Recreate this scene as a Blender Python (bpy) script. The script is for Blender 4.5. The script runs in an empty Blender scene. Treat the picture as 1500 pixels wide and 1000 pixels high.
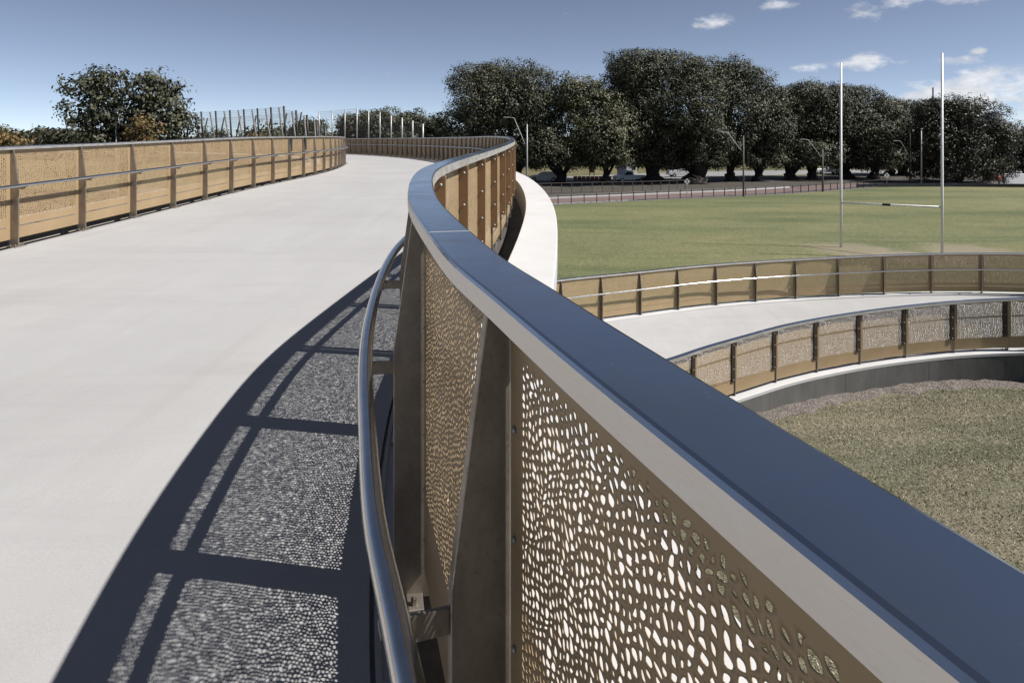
import bpy, bmesh, math, random
import numpy as np
from mathutils import Vector, Matrix
R = math.radians
scene = bpy.context.scene
col = scene.collection
rnd = random.Random(7)
rng = np.random.default_rng(11)

# ---------------------------------------------------------------- camera, sky, sun, exposure
EYE = 1.686                      # metres above the bridge deck under the camera
GZ = EYE - 6.9                   # level of the sports field
F = 1000.0                       # focal length in pixels of the 1500 px wide photograph
cam = bpy.data.cameras.new('camera')
cam.sensor_width = 36.0
cam.lens = 36.0 * F / 1500.0
cam.shift_y = -(500 - 200) / 1500.0     # vertical rise of the lens: verticals stay vertical
cam.clip_start = 0.02
cam.clip_end = 20000
camo = bpy.data.objects.new('camera', cam); col.objects.link(camo)
camo.location = (0, 0, EYE); camo.rotation_euler = (R(90), 0, 0)
scene.camera = camo

SUN_EL, SUN_AZ = 49.5, 100.5     # azimuth clockwise from +Y
sd = Vector((math.sin(R(SUN_AZ)) * math.cos(R(SUN_EL)), math.cos(R(SUN_AZ)) * math.cos(R(SUN_EL)), math.sin(R(SUN_EL))))
sun = bpy.data.lights.new('sun', 'SUN'); sun.energy = 5.0; sun.angle = R(0.53); sun.color = (1.0, 0.965, 0.925)
suno = bpy.data.objects.new('sun', sun); col.objects.link(suno)
suno.rotation_euler = (-sd).to_track_quat('-Z', 'Y').to_euler()
suno.location = (20, -5, 30)

world = bpy.data.worlds.new('World'); scene.world = world; world.use_nodes = True
wt = world.node_tree; wt.nodes.clear()
def wn(t, **kw):
    n = wt.nodes.new(t)
    for k, v in kw.items(): setattr(n, k, v)
    return n
def wmath(op, a, b=None, c=None, clamp=False):
    n = wn('ShaderNodeMath', operation=op); n.use_clamp = clamp
    for i, x in enumerate((a, b, c)):
        if x is None: continue
        if isinstance(x, (int, float)): n.inputs[i].default_value = x
        else: wt.links.new(x, n.inputs[i])
    return n.outputs[0]
wout = wn('ShaderNodeOutputWorld'); wbg = wn('ShaderNodeBackground')
sky = wn('ShaderNodeTexSky', sky_type='NISHITA'); sky.sun_disc = False
sky.sun_elevation = R(SUN_EL); sky.sun_rotation = R(SUN_AZ)
sky.air_density = 0.45; sky.dust_density = 0.0; sky.ozone_density = 0.5; sky.altitude = 1500
tc = wn('ShaderNodeTexCoord')
noi = wn('ShaderNodeTexNoise'); noi.inputs['Scale'].default_value = 21; noi.inputs['Detail'].default_value = 8; noi.inputs['Roughness'].default_value = 0.62
mp = wn('ShaderNodeMapping'); mp.inputs['Scale'].default_value = (1, 1, 2.2)
wt.links.new(tc.outputs['Generated'], mp.inputs[0]); wt.links.new(mp.outputs[0], noi.inputs['Vector'])
# fair-weather cumulus: where they stand in the sky (direction, half width, half height)
def dirn(u, v):
    return Vector(((u - 750) / F, 1, (200 - v) / F)).normalized()
clouds = [((1047, 34), .028, .013), ((1141, 10), .028, .011), ((1262, 18), .026, .015), ((1375, -4), .075, .014),
          ((1275, 91), .040, .013), ((1182, 100), .024, .007), ((1410, 90), .030, .008), ((1432, 75), .010, .005),
          ((1330, 165), .06, .026), ((1390, 152), .065, .034), ((1455, 145), .09, .05), ((1560, 152), .12, .04), ((1720, 150), .15, .045),
          ((1900, 130), .17, .04)]
acc = None
for (u, v), sx, sz in clouds:
    c = dirn(u, v)
    tx = Vector((c.y, -c.x, 0)).normalized()
    sub = wn('ShaderNodeVectorMath', operation='SUBTRACT'); wt.links.new(tc.outputs['Generated'], sub.inputs[0]); sub.inputs[1].default_value = c
    dt = wn('ShaderNodeVectorMath', operation='DOT_PRODUCT'); wt.links.new(sub.outputs[0], dt.inputs[0]); dt.inputs[1].default_value = tx / sx
    up = c.cross(tx) * -1
    if up.z < 0: up = -up
    du = wn('ShaderNodeVectorMath', operation='DOT_PRODUCT'); wt.links.new(sub.outputs[0], du.inputs[0]); du.inputs[1].default_value = up / sz
    dc = wn('ShaderNodeVectorMath', operation='DOT_PRODUCT'); wt.links.new(tc.outputs['Generated'], dc.inputs[0]); dc.inputs[1].default_value = c
    r2 = wmath('ADD', wmath('MULTIPLY', dt.outputs['Value'], dt.outputs['Value']), wmath('MULTIPLY', du.outputs['Value'], du.outputs['Value']))
    g = wmath('MULTIPLY', wmath('SUBTRACT', 1.0, r2), 1.45 if sx > .05 and v > 100 else 1.0)
    g = wmath('MULTIPLY', wmath('MAXIMUM', g, -1.0), wmath('GREATER_THAN', dc.outputs['Value'], 0.3))
    g = wmath('ADD', g, wmath('MULTIPLY', wmath('LESS_THAN', dc.outputs['Value'], 0.3), -1.0))
    acc = g if acc is None else wmath('MAXIMUM', acc, g)
nz = wmath('MULTIPLY', wmath('SUBTRACT', noi.outputs['Fac'], 0.47), 5.6)
dens = wn('ShaderNodeMapRange'); dens.interpolation_type = 'SMOOTHSTEP'
wt.links.new(wmath('ADD', acc, nz), dens.inputs[0]); dens.inputs[1].default_value = 0.15; dens.inputs[2].default_value = 2.0
noi2 = wn('ShaderNodeTexNoise'); noi2.inputs['Scale'].default_value = 26; noi2.inputs['Detail'].default_value = 6
wt.links.new(mp.outputs[0], noi2.inputs['Vector'])
cr = wn('ShaderNodeMapRange'); wt.links.new(noi2.outputs['Fac'], cr.inputs[0]); cr.inputs[1].default_value = .35; cr.inputs[2].default_value = .6
cr.inputs[3].default_value = 6.4; cr.inputs[4].default_value = 8.6
ccol = wn('ShaderNodeCombineColor')
for i, k in enumerate((1.0, 1.0, 1.02)): wt.links.new(wmath('MULTIPLY', cr.outputs[0], k), ccol.inputs[i])
mixw = wn('ShaderNodeMix', data_type='RGBA')
wt.links.new(wmath('MULTIPLY', dens.outputs[0], .9), mixw.inputs[0])
hsv = wn('ShaderNodeHueSaturation'); hsv.inputs['Saturation'].default_value = .76
wt.links.new(sky.outputs[0], hsv.inputs['Color'])
wt.links.new(hsv.outputs[0], mixw.inputs[6]); wt.links.new(ccol.outputs[0], mixw.inputs[7])
wt.links.new(mixw.outputs[2], wbg.inputs[0]); wbg.inputs[1].default_value = 0.062
wt.links.new(wbg.outputs[0], wout.inputs[0])

scene.view_settings.view_transform = 'Standard'; scene.view_settings.look = 'None'
scene.view_settings.exposure = 0.87; scene.view_settings.gamma = 1.0
scene.view_settings.use_curve_mapping = False
scene.render.engine = 'CYCLES'
scene.cycles.max_bounces = 8; scene.cycles.transparent_max_bounces = 16

# ---------------------------------------------------------------- materials
MATS = {}
ALB = .575        # the photograph is exposed well up: real, moderate albedos under it
GAIN = {'rail_steel': .80, 'rail_side': .92, 'post_steel': .98, 'tube_steel': .86, 'bolt_steel': .9, 'fig_leaf': .85, 'dark_leaf': .72, 'light_leaf': .9, 'amber_leaf': .7,
        'bark': .8, 'white_paint': .95, 'sign_white': .75, 'galvanised': .9, 'seam_steel': .8, 'white_concrete': .60, 'deck_concrete': .555}
class NT:
    def __init__(s, name):
        s.k = GAIN.get(name, ALB); s.m = bpy.data.materials.new(name); s.m.use_nodes = True
        s.t = s.m.node_tree; s.t.nodes.clear()
        s.out = s.n('ShaderNodeOutputMaterial'); s.b = s.n('ShaderNodeBsdfPrincipled')
        s.l(s.b.outputs[0], s.out.inputs[0]); MATS[name] = s.m
    def n(s, t, **kw):
        n = s.t.nodes.new(t)
        for k, v in kw.items(): setattr(n, k, v)
        return n
    def l(s, a, b): s.t.links.new(a, b)
    def noise(s, scale, detail=4, rough=.55, stretch=None, coord='Object', dist=0):
        t = s.n('ShaderNodeTexCoord'); o = t.outputs[coord]
        if stretch:
            m = s.n('ShaderNodeMapping'); m.inputs['Scale'].default_value = stretch; s.l(o, m.inputs[0]); o = m.outputs[0]
        k = s.n('ShaderNodeTexNoise'); k.inputs['Scale'].default_value = scale; k.inputs['Detail'].default_value = detail
        k.inputs['Roughness'].default_value = rough; k.inputs['Distortion'].default_value = dist
        s.l(o, k.inputs['Vector']); return k.outputs['Fac']
    def ramp(s, fac, stops):
        r = s.n('ShaderNodeValToRGB'); s.l(fac, r.inputs[0])
        e = r.color_ramp.elements
        while len(e) < len(stops): e.new(.5)
        for q, (p, c) in zip(e, stops):
            q.position = p; q.color = (*(x * s.k for x in c), 1)
        return r.outputs[0]
    def mix(s, fac, a, b, mode='MIX'):
        m = s.n('ShaderNodeMix', data_type='RGBA', blend_type=mode)
        for i, x in ((0, fac), (6, a), (7, b)):
            if isinstance(x, (int, float)): m.inputs[i].default_value = x
            elif isinstance(x, tuple): m.inputs[i].default_value = (*(y * s.k for y in x), 1)
            else: s.l(x, m.inputs[i])
        return m.outputs[2]
    def rng(s, fac, a, b, c=0, d=1):
        m = s.n('ShaderNodeMapRange'); s.l(fac, m.inputs[0])
        for i, x in enumerate((a, b, c, d)): m.inputs[i + 1].default_value = x
        return m.outputs[0]
    def bump(s, h, strength=.3, dist=.01):
        b = s.n('ShaderNodeBump'); b.inputs['Strength'].default_value = strength; b.inputs['Distance'].default_value = dist
        s.l(h, b.inputs['Height']); s.l(b.outputs[0], s.b.inputs['Normal'])
    def set(s, **kw):
        for k, v in kw.items():
            i = s.b.inputs[k.replace('_', ' ')]
            if hasattr(v, 'node'): s.l(v, i)
            elif isinstance(v, tuple): i.default_value = (*v, 1)
            else: i.default_value = v
        return s.m

def m_plain(name, c, rough=.6, metal=0., var=.12, scale=6):
    t = NT(name); f = t.noise(scale, 5)
    k = t.ramp(f, [(.3, tuple(x * (1 - var) for x in c)), (.7, tuple(min(1, x * (1 + var)) for x in c))])
    return t.set(Base_Color=k, Roughness=rough, Metallic=metal)

t = NT('deck_concrete')                                   # pale broom-finished concrete
a = t.noise(.35, 6, .6); b = t.noise(2.4, 6, .65, (1, .25, 1)); c = t.noise(160, 3, .7); s_ = t.noise(.9, 7, .7, (.3, 1.6, 1), dist=.6)
base = t.ramp(a, [(.3, (.50, .495, .49)), (.7, (.58, .575, .572))])
base = t.mix(t.rng(b, .45, .75, 0, .55), base, (.62, .615, .61))
base = t.mix(t.rng(s_, .52, .74, 0, .5), base, (.42, .41, .41))
base = t.mix(t.rng(c, .35, .75, .0, .5), base, (.34, .335, .33))
tr_ = t.noise(1.1, 4, .5, (2.6, .10, 1), dist=.3); base = t.mix(t.rng(tr_, .60, .72, 0, .22), base, (.36, .35, .34))
sp = t.n('ShaderNodeTexVoronoi'); sp.inputs['Scale'].default_value = 1.6; tc_ = t.n('ShaderNodeTexCoord'); t.l(tc_.outputs['Object'], sp.inputs['Vector'])
base = t.mix(t.rng(sp.outputs['Distance'], .012, .02, .75, 0), base, (.12, .11, .1))
t.bump(c, .25, .002); t.set(Base_Color=base, Roughness=.8)

t = NT('white_concrete')
a = t.noise(1.2, 6, .6); c = t.noise(60, 4, .6)
base = t.ramp(a, [(.3, (.58, .575, .57)), (.72, (.67, .668, .665))]); base = t.mix(t.rng(c, .5, .8, 0, .2), base, (.45, .44, .43))
t.bump(c, .12, .003); t.set(Base_Color=base, Roughness=.75)

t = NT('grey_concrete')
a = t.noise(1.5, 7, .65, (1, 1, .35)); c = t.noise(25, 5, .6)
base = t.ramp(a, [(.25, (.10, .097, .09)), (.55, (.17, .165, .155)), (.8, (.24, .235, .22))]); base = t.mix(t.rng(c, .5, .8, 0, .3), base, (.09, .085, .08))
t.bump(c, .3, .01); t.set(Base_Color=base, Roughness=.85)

t = NT('upstand_concrete')  # warm bounce off the bronze sheets is put into this beige
a = t.noise(1.4, 6, .6, (1, 1, .3)); base = t.ramp(a, [(.3, (.46, .41, .33)), (.7, (.58, .53, .45))]); t.set(Base_Color=base, Roughness=.85)

t = NT('gutter_concrete')  # very dark mix: shade below the sheets put into the colour
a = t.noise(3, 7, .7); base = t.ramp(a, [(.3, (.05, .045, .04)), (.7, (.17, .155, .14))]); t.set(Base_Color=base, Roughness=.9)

t = NT('rail_steel')                                       # satin stainless steel, blue sky reflection tinted into its colour
a = t.noise(9, 6, .6); b = t.noise(140, 3, .5); d_ = t.noise(45, 6, .75)
base = t.ramp(a, [(.3, (.55, .58, .63)), (.7, (.61, .635, .67))])
vs_ = t.n('ShaderNodeTexVoronoi'); vs_.inputs['Scale'].default_value = 22; tcs_ = t.n('ShaderNodeTexCoord'); t.l(tcs_.outputs['Object'], vs_.inputs['Vector'])
base = t.mix(t.rng(vs_.outputs['Distance'], .05, .09, .5, 0), base, (.85, .85, .85))
base = t.mix(t.rng(d_, .68, .76, 0, .3), base, (.8, .8, .8))
e_ = t.noise(5, 7, .72, (1, 1, 2.5), dist=.5); base = t.mix(t.rng(e_, .48, .72, 0, .55), base, (.50, .47, .43))
t.bump(b, .03, .001)
t.set(Base_Color=base, Roughness=t.rng(e_, .3, .7, .11, .22), Metallic=1.0)

t = NT('rail_side')                                        # the same rail's brushed side, its lit tone put into a lighter colour
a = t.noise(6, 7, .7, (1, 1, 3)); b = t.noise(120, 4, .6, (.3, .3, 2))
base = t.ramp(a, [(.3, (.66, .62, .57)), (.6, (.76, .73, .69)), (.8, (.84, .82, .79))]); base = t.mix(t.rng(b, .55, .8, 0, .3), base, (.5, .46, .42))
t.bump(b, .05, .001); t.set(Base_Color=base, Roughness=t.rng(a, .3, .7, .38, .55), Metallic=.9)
t = NT('post_steel')                                       # dirty stainless plate, the sheets' brown reflection put into its colour
a = t.noise(7, 7, .7, (1, 1, .5)); b = t.noise(70, 5, .7)
base = t.ramp(a, [(.3, (.20, .17, .14)), (.6, (.31, .275, .235)), (.8, (.42, .385, .34))]); base = t.mix(t.rng(b, .55, .75, 0, .6), base, (.17, .13, .10))
t.bump(b, .1, .002)
t.set(Base_Color=base, Roughness=t.rng(b, .3, .7, .36, .55), Metallic=.85)

t = NT('tube_steel')
a = t.noise(12, 6, .65); b = t.noise(60, 5, .7)
base = t.ramp(a, [(.3, (.55, .55, .55)), (.7, (.68, .675, .67))])
base = t.mix(t.rng(b, .64, .74, 0, .3), base, (.3, .28, .25))
t.set(Base_Color=base, Roughness=t.rng(b, .3, .7, .10, .24), Metallic=1.0)

t = NT('gold_sheet')                                       # bronze anodised perforated sheet
a = t.noise(2.5, 5, .6); b = t.noise(90, 3, .5)
base = t.ramp(a, [(.3, (.49, .352, .195)), (.7, (.565, .41, .235))])
t.bump(b, .03, .001)
t.set(Base_Color=base, Roughness=.5, Metallic=.25)
m_plain('dark_strip', (.055, .036, .022), .5, .2)
t = NT('gold_strip')
a = t.noise(2.5, 5, .6); base = t.ramp(a, [(.3, (.34, .20, .10)), (.7, (.41, .25, .13))]); t.set(Base_Color=base, Roughness=.45, Metallic=.3)

m_plain('seam_steel', (.72, .72, .72), .6, .6)
m_plain('bolt_steel', (.30, .29, .28), .5, .6)
m_plain('dark_bracket', (.05, .05, .055), .5, .4)

def m_grass(name, stops, sc, stripe, fine, bump=.6, dist=.05):
    t = NT(name)
    a = t.noise(sc, 6, .65); b = t.noise(stripe, 6, .62, (.22, 1, 1), dist=.4); c = t.noise(fine, 5, .8, (.7, 1, 1)); d = t.noise(sc * 9, 5, .7)
    base = t.ramp(a, stops)
    base = t.mix(t.rng(b, .42, .66, 0, .75), base, tuple(x * k for x, k in zip(stops[-1][1], (1.2, 1.12, 1.0))))
    base = t.mix(t.rng(b, .48, .33, 0, .6), base, tuple(x * .72 for x in stops[0][1]))
    base = t.mix(t.rng(d, .5, .72, 0, .4), base, tuple(x * .7 for x in stops[0][1]))
    base = t.mix(t.rng(c, .42, .66, 0, .62), base, tuple(x * .45 for x in stops[0][1]))
    e = t.noise(fine * 1.7, 4, .75, (.8, 1, 1)); base = t.mix(t.rng(e, .54, .7, 0, .6), base, tuple(min(.6, x * 1.9) for x in stops[-1][1]))
    for w_, r_ in (WORN if name == 'field_grass' else []):
        tw = t.n('ShaderNodeTexCoord'); dw = t.n('ShaderNodeVectorMath', operation='DISTANCE'); t.l(tw.outputs['Object'], dw.inputs[0]); dw.inputs[1].default_value = w_
        ad = t.n('ShaderNodeMath', operation='MULTIPLY_ADD'); t.l(t.noise(.9, 5, .7), ad.inputs[0]); ad.inputs[1].default_value = 4.0; t.l(dw.outputs['Value'], ad.inputs[2])
        base = t.mix(t.rng(ad.outputs[0], r_ + 1.2, r_ + 2.6, .7, 0), base, (.34, .29, .215))
    t.bump(c, bump, dist)
    return t.set(Base_Color=base, Roughness=.9, Specular_IOR_Level=.15)
WORN = [((21.0, 41.6, GZ), 2.6), ((24.2, 38.2, GZ), 2.2), ((22.6, 39.6, GZ), 1.8), ((27.5, 41.5, GZ), 2.4)]
m_grass('field_grass', [(.3, (.130, .162, .072)), (.55, (.178, .200, .098)), (.78, (.27, .262, .15))], .06, .16, 5.0, .8, .08)
m_grass('court_grass', [(.3, (.15, .155, .085)), (.55, (.23, .215, .145)), (.75, (.32, .285, .225))], .6, .8, 26, .8, .03)
m_grass('far_grass', [(.3, (.11, .115, .05)), (.55, (.15, .145, .07)), (.8, (.22, .19, .11))], .02, .05, 1.0)

t = NT('blade'); g = t.n('ShaderNodeNewGeometry')
base = t.ramp(g.outputs['Random Per Island'], [(0, (.08, .095, .042)), (.4, (.21, .225, .12)), (.72, (.40, .38, .26)), (1, (.74, .68, .54))])
t.set(Base_Color=base, Roughness=.7, Specular_IOR_Level=.2)

t = NT('gravel'); v = t.n('ShaderNodeTexVoronoi'); v.inputs['Scale'].default_value = 45
tc_ = t.n('ShaderNodeTexCoord'); t.l(tc_.outputs['Object'], v.inputs['Vector'])
base = t.ramp(v.outputs['Color'], [(.2, (.10, .085, .07)), (.5, (.22, .185, .16)), (.85, (.40, .345, .31))]); t.bump(v.outputs['Distance'], 1.0, .03)
t.set(Base_Color=base, Roughness=.9)

t = NT('brick_path'); a = t.noise(.5, 5); b = t.noise(14, 4)
base = t.ramp(a, [(.3, (.16, .098, .088)), (.7, (.23, .145, .13))]); base = t.mix(t.rng(b, .4, .7, 0, .4), base, (.12, .08, .075)); t.set(Base_Color=base, Roughness=.85)
t = NT('asphalt'); a = t.noise(.4, 5); base = t.ramp(a, [(.3, (.05, .05, .052)), (.7, (.085, .084, .085))]); t.set(Base_Color=base, Roughness=.9)
t = NT('pale_road'); a = t.noise(.15, 5); base = t.ramp(a, [(.3, (.22, .22, .22)), (.7, (.33, .325, .32))]); t.set(Base_Color=base, Roughness=.9)
t = NT('shaded_ground'); a = t.noise(.5, 6, .7); base = t.ramp(a, [(.3, (.035, .03, .022)), (.6, (.06, .05, .036)), (.8, (.10, .095, .05))]); t.set(Base_Color=base, Roughness=.95)  # near-black ground colour with the tree shade painted in

def m_leaf(name, stops, rough=.55):
    t = NT(name); g = t.n('ShaderNodeNewGeometry'); base = t.ramp(g.outputs['Random Per Island'], stops)
    t.set(Base_Color=base, Roughness=rough, Specular_IOR_Level=.25)
m_leaf('fig_leaf', [(0, (.026, .030, .015)), (.5, (.052, .056, .030)), (.85, (.080, .081, .047)), (1, (.13, .12, .075))])
m_leaf('dark_leaf', [(0, (.018, .021, .010)), (.6, (.038, .040, .021)), (1, (.075, .07, .04))], .5)
m_leaf('light_leaf', [(0, (.034, .038, .018)), (.5, (.070, .074, .037)), (1, (.14, .135, .075))])
m_leaf('amber_leaf', [(0, (.05, .042, .015)), (.5, (.15, .105, .04)), (1, (.34, .22, .095))])
m_plain('bark', (.028, .024, .020), .9, 0, .4, 3)
m_plain('galvanised', (.45, .46, .48), .4, .8)
m_plain('white_paint', (.78, .78, .78), .4)
m_plain('dark_paint', (.02, .021, .024), .5)
m_plain('timber_pole', (.20, .175, .15), .8, 0, .25)
m_plain('lamp_grey', (.42, .43, .44), .5, .2)
m_plain('red_paint', (.30, .07, .04), .6)
m_plain('orange_plastic', (.5, .17, .09), .6)
m_plain('blue_grey', (.10, .12, .20), .5)
m_plain('rubber', (.015, .015, .015), .8)
m_plain('screen_dark', (.055, .048, .042), .5, .5)
m_plain('screen_mid', (.24, .22, .195), .6, .2)
m_plain('screen_pale', (.50, .49, .48), .45, .4)
m_plain('wire', (.30, .265, .22), .5, .3)
m_plain('skin', (.35, .2, .14), .6)
m_plain('red_cloth', (.42, .05, .04), .8)
m_plain('dark_cloth', (.03, .03, .035), .8)
m_plain('hair', (.02, .015, .012), .6)
m_plain('tower_white', (.62, .64, .68), .6)  # pale bluish white: haze over the city put into the colour
m_plain('tower_blue', (.22, .28, .38), .3)
m_plain('glass_dark', (.02, .025, .03), .08)
m_plain('cream_wall', (.42, .38, .28), .8)
m_plain('brick_red', (.16, .06, .045), .85)
m_plain('sign_white', (.7, .7, .7), .5)

# ---------------------------------------------------------------- helpers
WM = {}                                                    # world matrix of every object made here
def link(o, parent=None, M=None):
    M = M if M is not None else Matrix.Identity(4)
    col.objects.link(o)
    if parent is not None:
        o.parent = parent; o.matrix_parent_inverse = WM[parent.as_pointer()].inverted() @ M
    else:
        o.matrix_world = M
    WM[o.as_pointer()] = M
    return o
def mesh(name, verts, faces, mat, smooth=False):
    me = bpy.data.meshes.new(name); me.from_pydata([tuple(v) for v in verts], [], faces); me.update()
    if mat: me.materials.append(MATS[mat])
    if smooth: me.polygons.foreach_set('use_smooth', [True] * len(me.polygons))
    return me
def np_mesh(name, v, f, mat):
    """fast mesh from an (n,3) array and an (m,k) array of equal-sided faces"""
    me = bpy.data.meshes.new(name); n, k = f.shape
    me.vertices.add(len(v)); me.vertices.foreach_set('co', np.ascontiguousarray(v, dtype=np.float32).ravel())
    me.loops.add(n * k); me.loops.foreach_set('vertex_index', np.ascontiguousarray(f, dtype=np.int32).ravel())
    me.polygons.add(n); me.polygons.foreach_set('loop_start', np.arange(0, n * k, k, dtype=np.int32))
    me.update(calc_edges=True); me.materials.append(MATS[mat]); return me
def obj(name, me, parent=None, M=None): return link(bpy.data.objects.new(name, me), parent, M)
def empty(name, loc): 
    o = bpy.data.objects.new(name, None); o.empty_display_size = .2
    return link(o, None, Matrix.Translation(loc))
def tag(o, label=None, cat=None, group=None, kind=None):
    if label: o['label'] = label
    if cat: o['category'] = cat
    if group: o['group'] = group
    if kind: o['kind'] = kind
    return o
class MB:
    def __init__(s): s.v = []; s.f = []
    def add(s, v, f):
        o = len(s.v); s.v += [tuple(x) for x in v]; s.f += [tuple(i + o for i in q) for q in f]; return s
    def box(s, x0, x1, y0, y1, z0, z1, M=None, bev=0):
        if bev:
            bm = bmesh.new(); bmesh.ops.create_cube(bm, size=1)
            for q in bm.verts: q.co = Vector((x0 + (q.co.x + .5) * (x1 - x0), y0 + (q.co.y + .5) * (y1 - y0), z0 + (q.co.z + .5) * (z1 - z0)))
            bmesh.ops.bevel(bm, geom=list(bm.edges), offset=bev, segments=2, affect='EDGES', profile=.5)
            bm.verts.index_update(); v = [q.co.copy() for q in bm.verts]; f = [[w.index for w in q.verts] for q in bm.faces]; bm.free()
        else:
            v = [Vector((x, y, z)) for z in (z0, z1) for y in (y0, y1) for x in (x0, x1)]
            f = [(0, 2, 3, 1), (4, 5, 7, 6), (0, 1, 5, 4), (2, 6, 7, 3), (0, 4, 6, 2), (1, 3, 7, 5)]
        if M is not None: v = [M @ q for q in v]
        return s.add(v, f)
    def tube(s, pts, rad, k=10, cap=True):
        pts = [Vector(p) for p in pts]; n = len(pts)
        rad = rad if isinstance(rad, (list, tuple)) else [rad] * n
        v = []; f = []; ref = None
        for i, p in enumerate(pts):
            tg = (pts[min(i + 1, n - 1)] - pts[max(i - 1, 0)]).normalized()
            if ref is None: ref = Vector((0, 0, 1)) if abs(tg.z) < .9 else Vector((1, 0, 0))
            a = tg.cross(ref).normalized(); b_ = a.cross(tg).normalized(); ref = b_
            for j in range(k):
                th = 2 * math.pi * j / k; v.append(p + (a * math.cos(th) + b_ * math.sin(th)) * rad[i])
        for i in range(n - 1):
            for j in range(k):
                f.append((i * k + j, i * k + (j + 1) % k, (i + 1) * k + (j + 1) % k, (i + 1) * k + j))
        if cap: f.append(tuple(range(k))[::-1]); f.append(tuple((n - 1) * k + j for j in range(k)))
        return s.add(v, f)
    def dome(s, c, r, ax, h=None, k=10):
        ax = Vector(ax).normalized(); h = h or r
        a = ax.orthogonal().normalized(); b_ = ax.cross(a); v = []; f = []
        lv = 4
        for i in range(lv):
            t_ = i / lv * math.pi / 2
            for j in range(k):
                th = 2 * math.pi * j / k
                v.append(Vector(c) + (a * math.cos(th) + b_ * math.sin(th)) * r * math.cos(t_) + ax * h * math.sin(t_))
        v.append(Vector(c) + ax * h)
        for i in range(lv - 1):
            for j in range(k): f.append((i * k + j, i * k + (j + 1) % k, (i + 1) * k + (j + 1) % k, (i + 1) * k + j))
        for j in range(k): f.append(((lv - 1) * k + j, (lv - 1) * k + (j + 1) % k, lv * k))
        return s.add(v, f)
    def build(s, name, mat, parent=None, M=None, smooth=False): return obj(name, mesh(name, s.v, s.f, mat, smooth), parent, M)
    def me(s, name, mat, smooth=False): return mesh(name, s.v, s.f, mat, smooth)

class Curve:
    """smooth curve through (x,y,z) points, read by arc length"""
    def __init__(s, pts, step=.04):
        P = np.array(pts, float); n = len(P)
        d = np.sqrt(np.linalg.norm(np.diff(P[:, :2], axis=0), axis=1)); tk = np.concatenate([[0], np.cumsum(d)])
        # natural cubic spline in the centripetal parameter
        h = np.diff(tk); A = np.eye(n); B = np.zeros((n, 3))
        for i in range(1, n - 1):
            A[i, i - 1] = h[i - 1]; A[i, i] = 2 * (h[i - 1] + h[i]); A[i, i + 1] = h[i]
            B[i] = 6 * ((P[i + 1] - P[i]) / h[i] - (P[i] - P[i - 1]) / h[i - 1])
        M = np.linalg.solve(A, B)
        q = []
        for i in range(n - 1):
            m = max(4, int(np.linalg.norm(P[i + 1] - P[i]) / step)); u = np.linspace(0, 1, m, endpoint=(i == n - 2))
            a = (1 - u)[:, None]; b = u[:, None]
            q.append(a * P[i] + b * P[i + 1] + h[i] ** 2 / 6 * ((a ** 3 - a) * M[i] + (b ** 3 - b) * M[i + 1]))
        s.q = np.vstack(q); s.s = np.concatenate([[0], np.cumsum(np.linalg.norm(np.diff(s.q[:, :2], axis=0), axis=1))]); s.L = s.s[-1]
    def at(s, t): return Vector([float(np.interp(t, s.s, s.q[:, k])) for k in range(3)])
    def nrm(s, t):                                          # unit normal to the left of travel
        e = .15; d = s.at(min(s.L, t + e)) - s.at(max(0, t - e)); return Vector((-d.y, d.x, 0)).normalized()
    def s_at_y(s, y, lo=0):
        i = np.argmin(np.abs(s.q[:, 1] - y) + (s.s < lo) * 1e3); return float(s.s[i])
def samples(a, b, near, s0, fine=.1, coarse=.6):
    """arc-length stations from a to b, finer close to station s0"""
    o = [a]
    while o[-1] < b - 1e-6:
        st = min(coarse, max(fine, abs(o[-1] - s0) * .03 + fine * .5)); o.append(min(b, o[-1] + st))
    if len(o) > 2 and o[-1] - o[-2] < .02: o.pop(-2)
    return o
def sweep(curve, prof, sts, side, closed=True, capends=True, vary=None):
    """profile points (n, z): n towards the deck, z above the deck line"""
    v = []; f = []; k = len(prof)
    for t_ in sts:
        p = curve.at(t_); n = curve.nrm(t_) * side
        for a, z in prof: v.append(p + n * (a + (vary(t_, a) if vary else 0)) + Vector((0, 0, z)))
    m = len(sts); kk = k if closed else k - 1
    for i in range(m - 1):
        for j in range(kk):
            q = (i * k + j, i * k + (j + 1) % k, (i + 1) * k + (j + 1) % k, (i + 1) * k + j)
            f.append(q if side > 0 else q[::-1])
    if closed and capends:
        c0 = tuple(range(k)); c1 = tuple((m - 1) * k + j for j in range(k))
        f += [c0[::-1], c1] if side > 0 else [c0, c1[::-1]]
    return v, f
def px(u, v, d):                                           # a viewing ray of the photograph taken to depth d
    return Vector(((u - 750) / F * d, d, EYE + (200 - v) / F * d))
def gnd(u, v, z=GZ):                                       # where a viewing ray meets the ground
    d = (EYE - z) / ((v - 200) / F); return Vector(((u - 750) / F * d, d, z))

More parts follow.
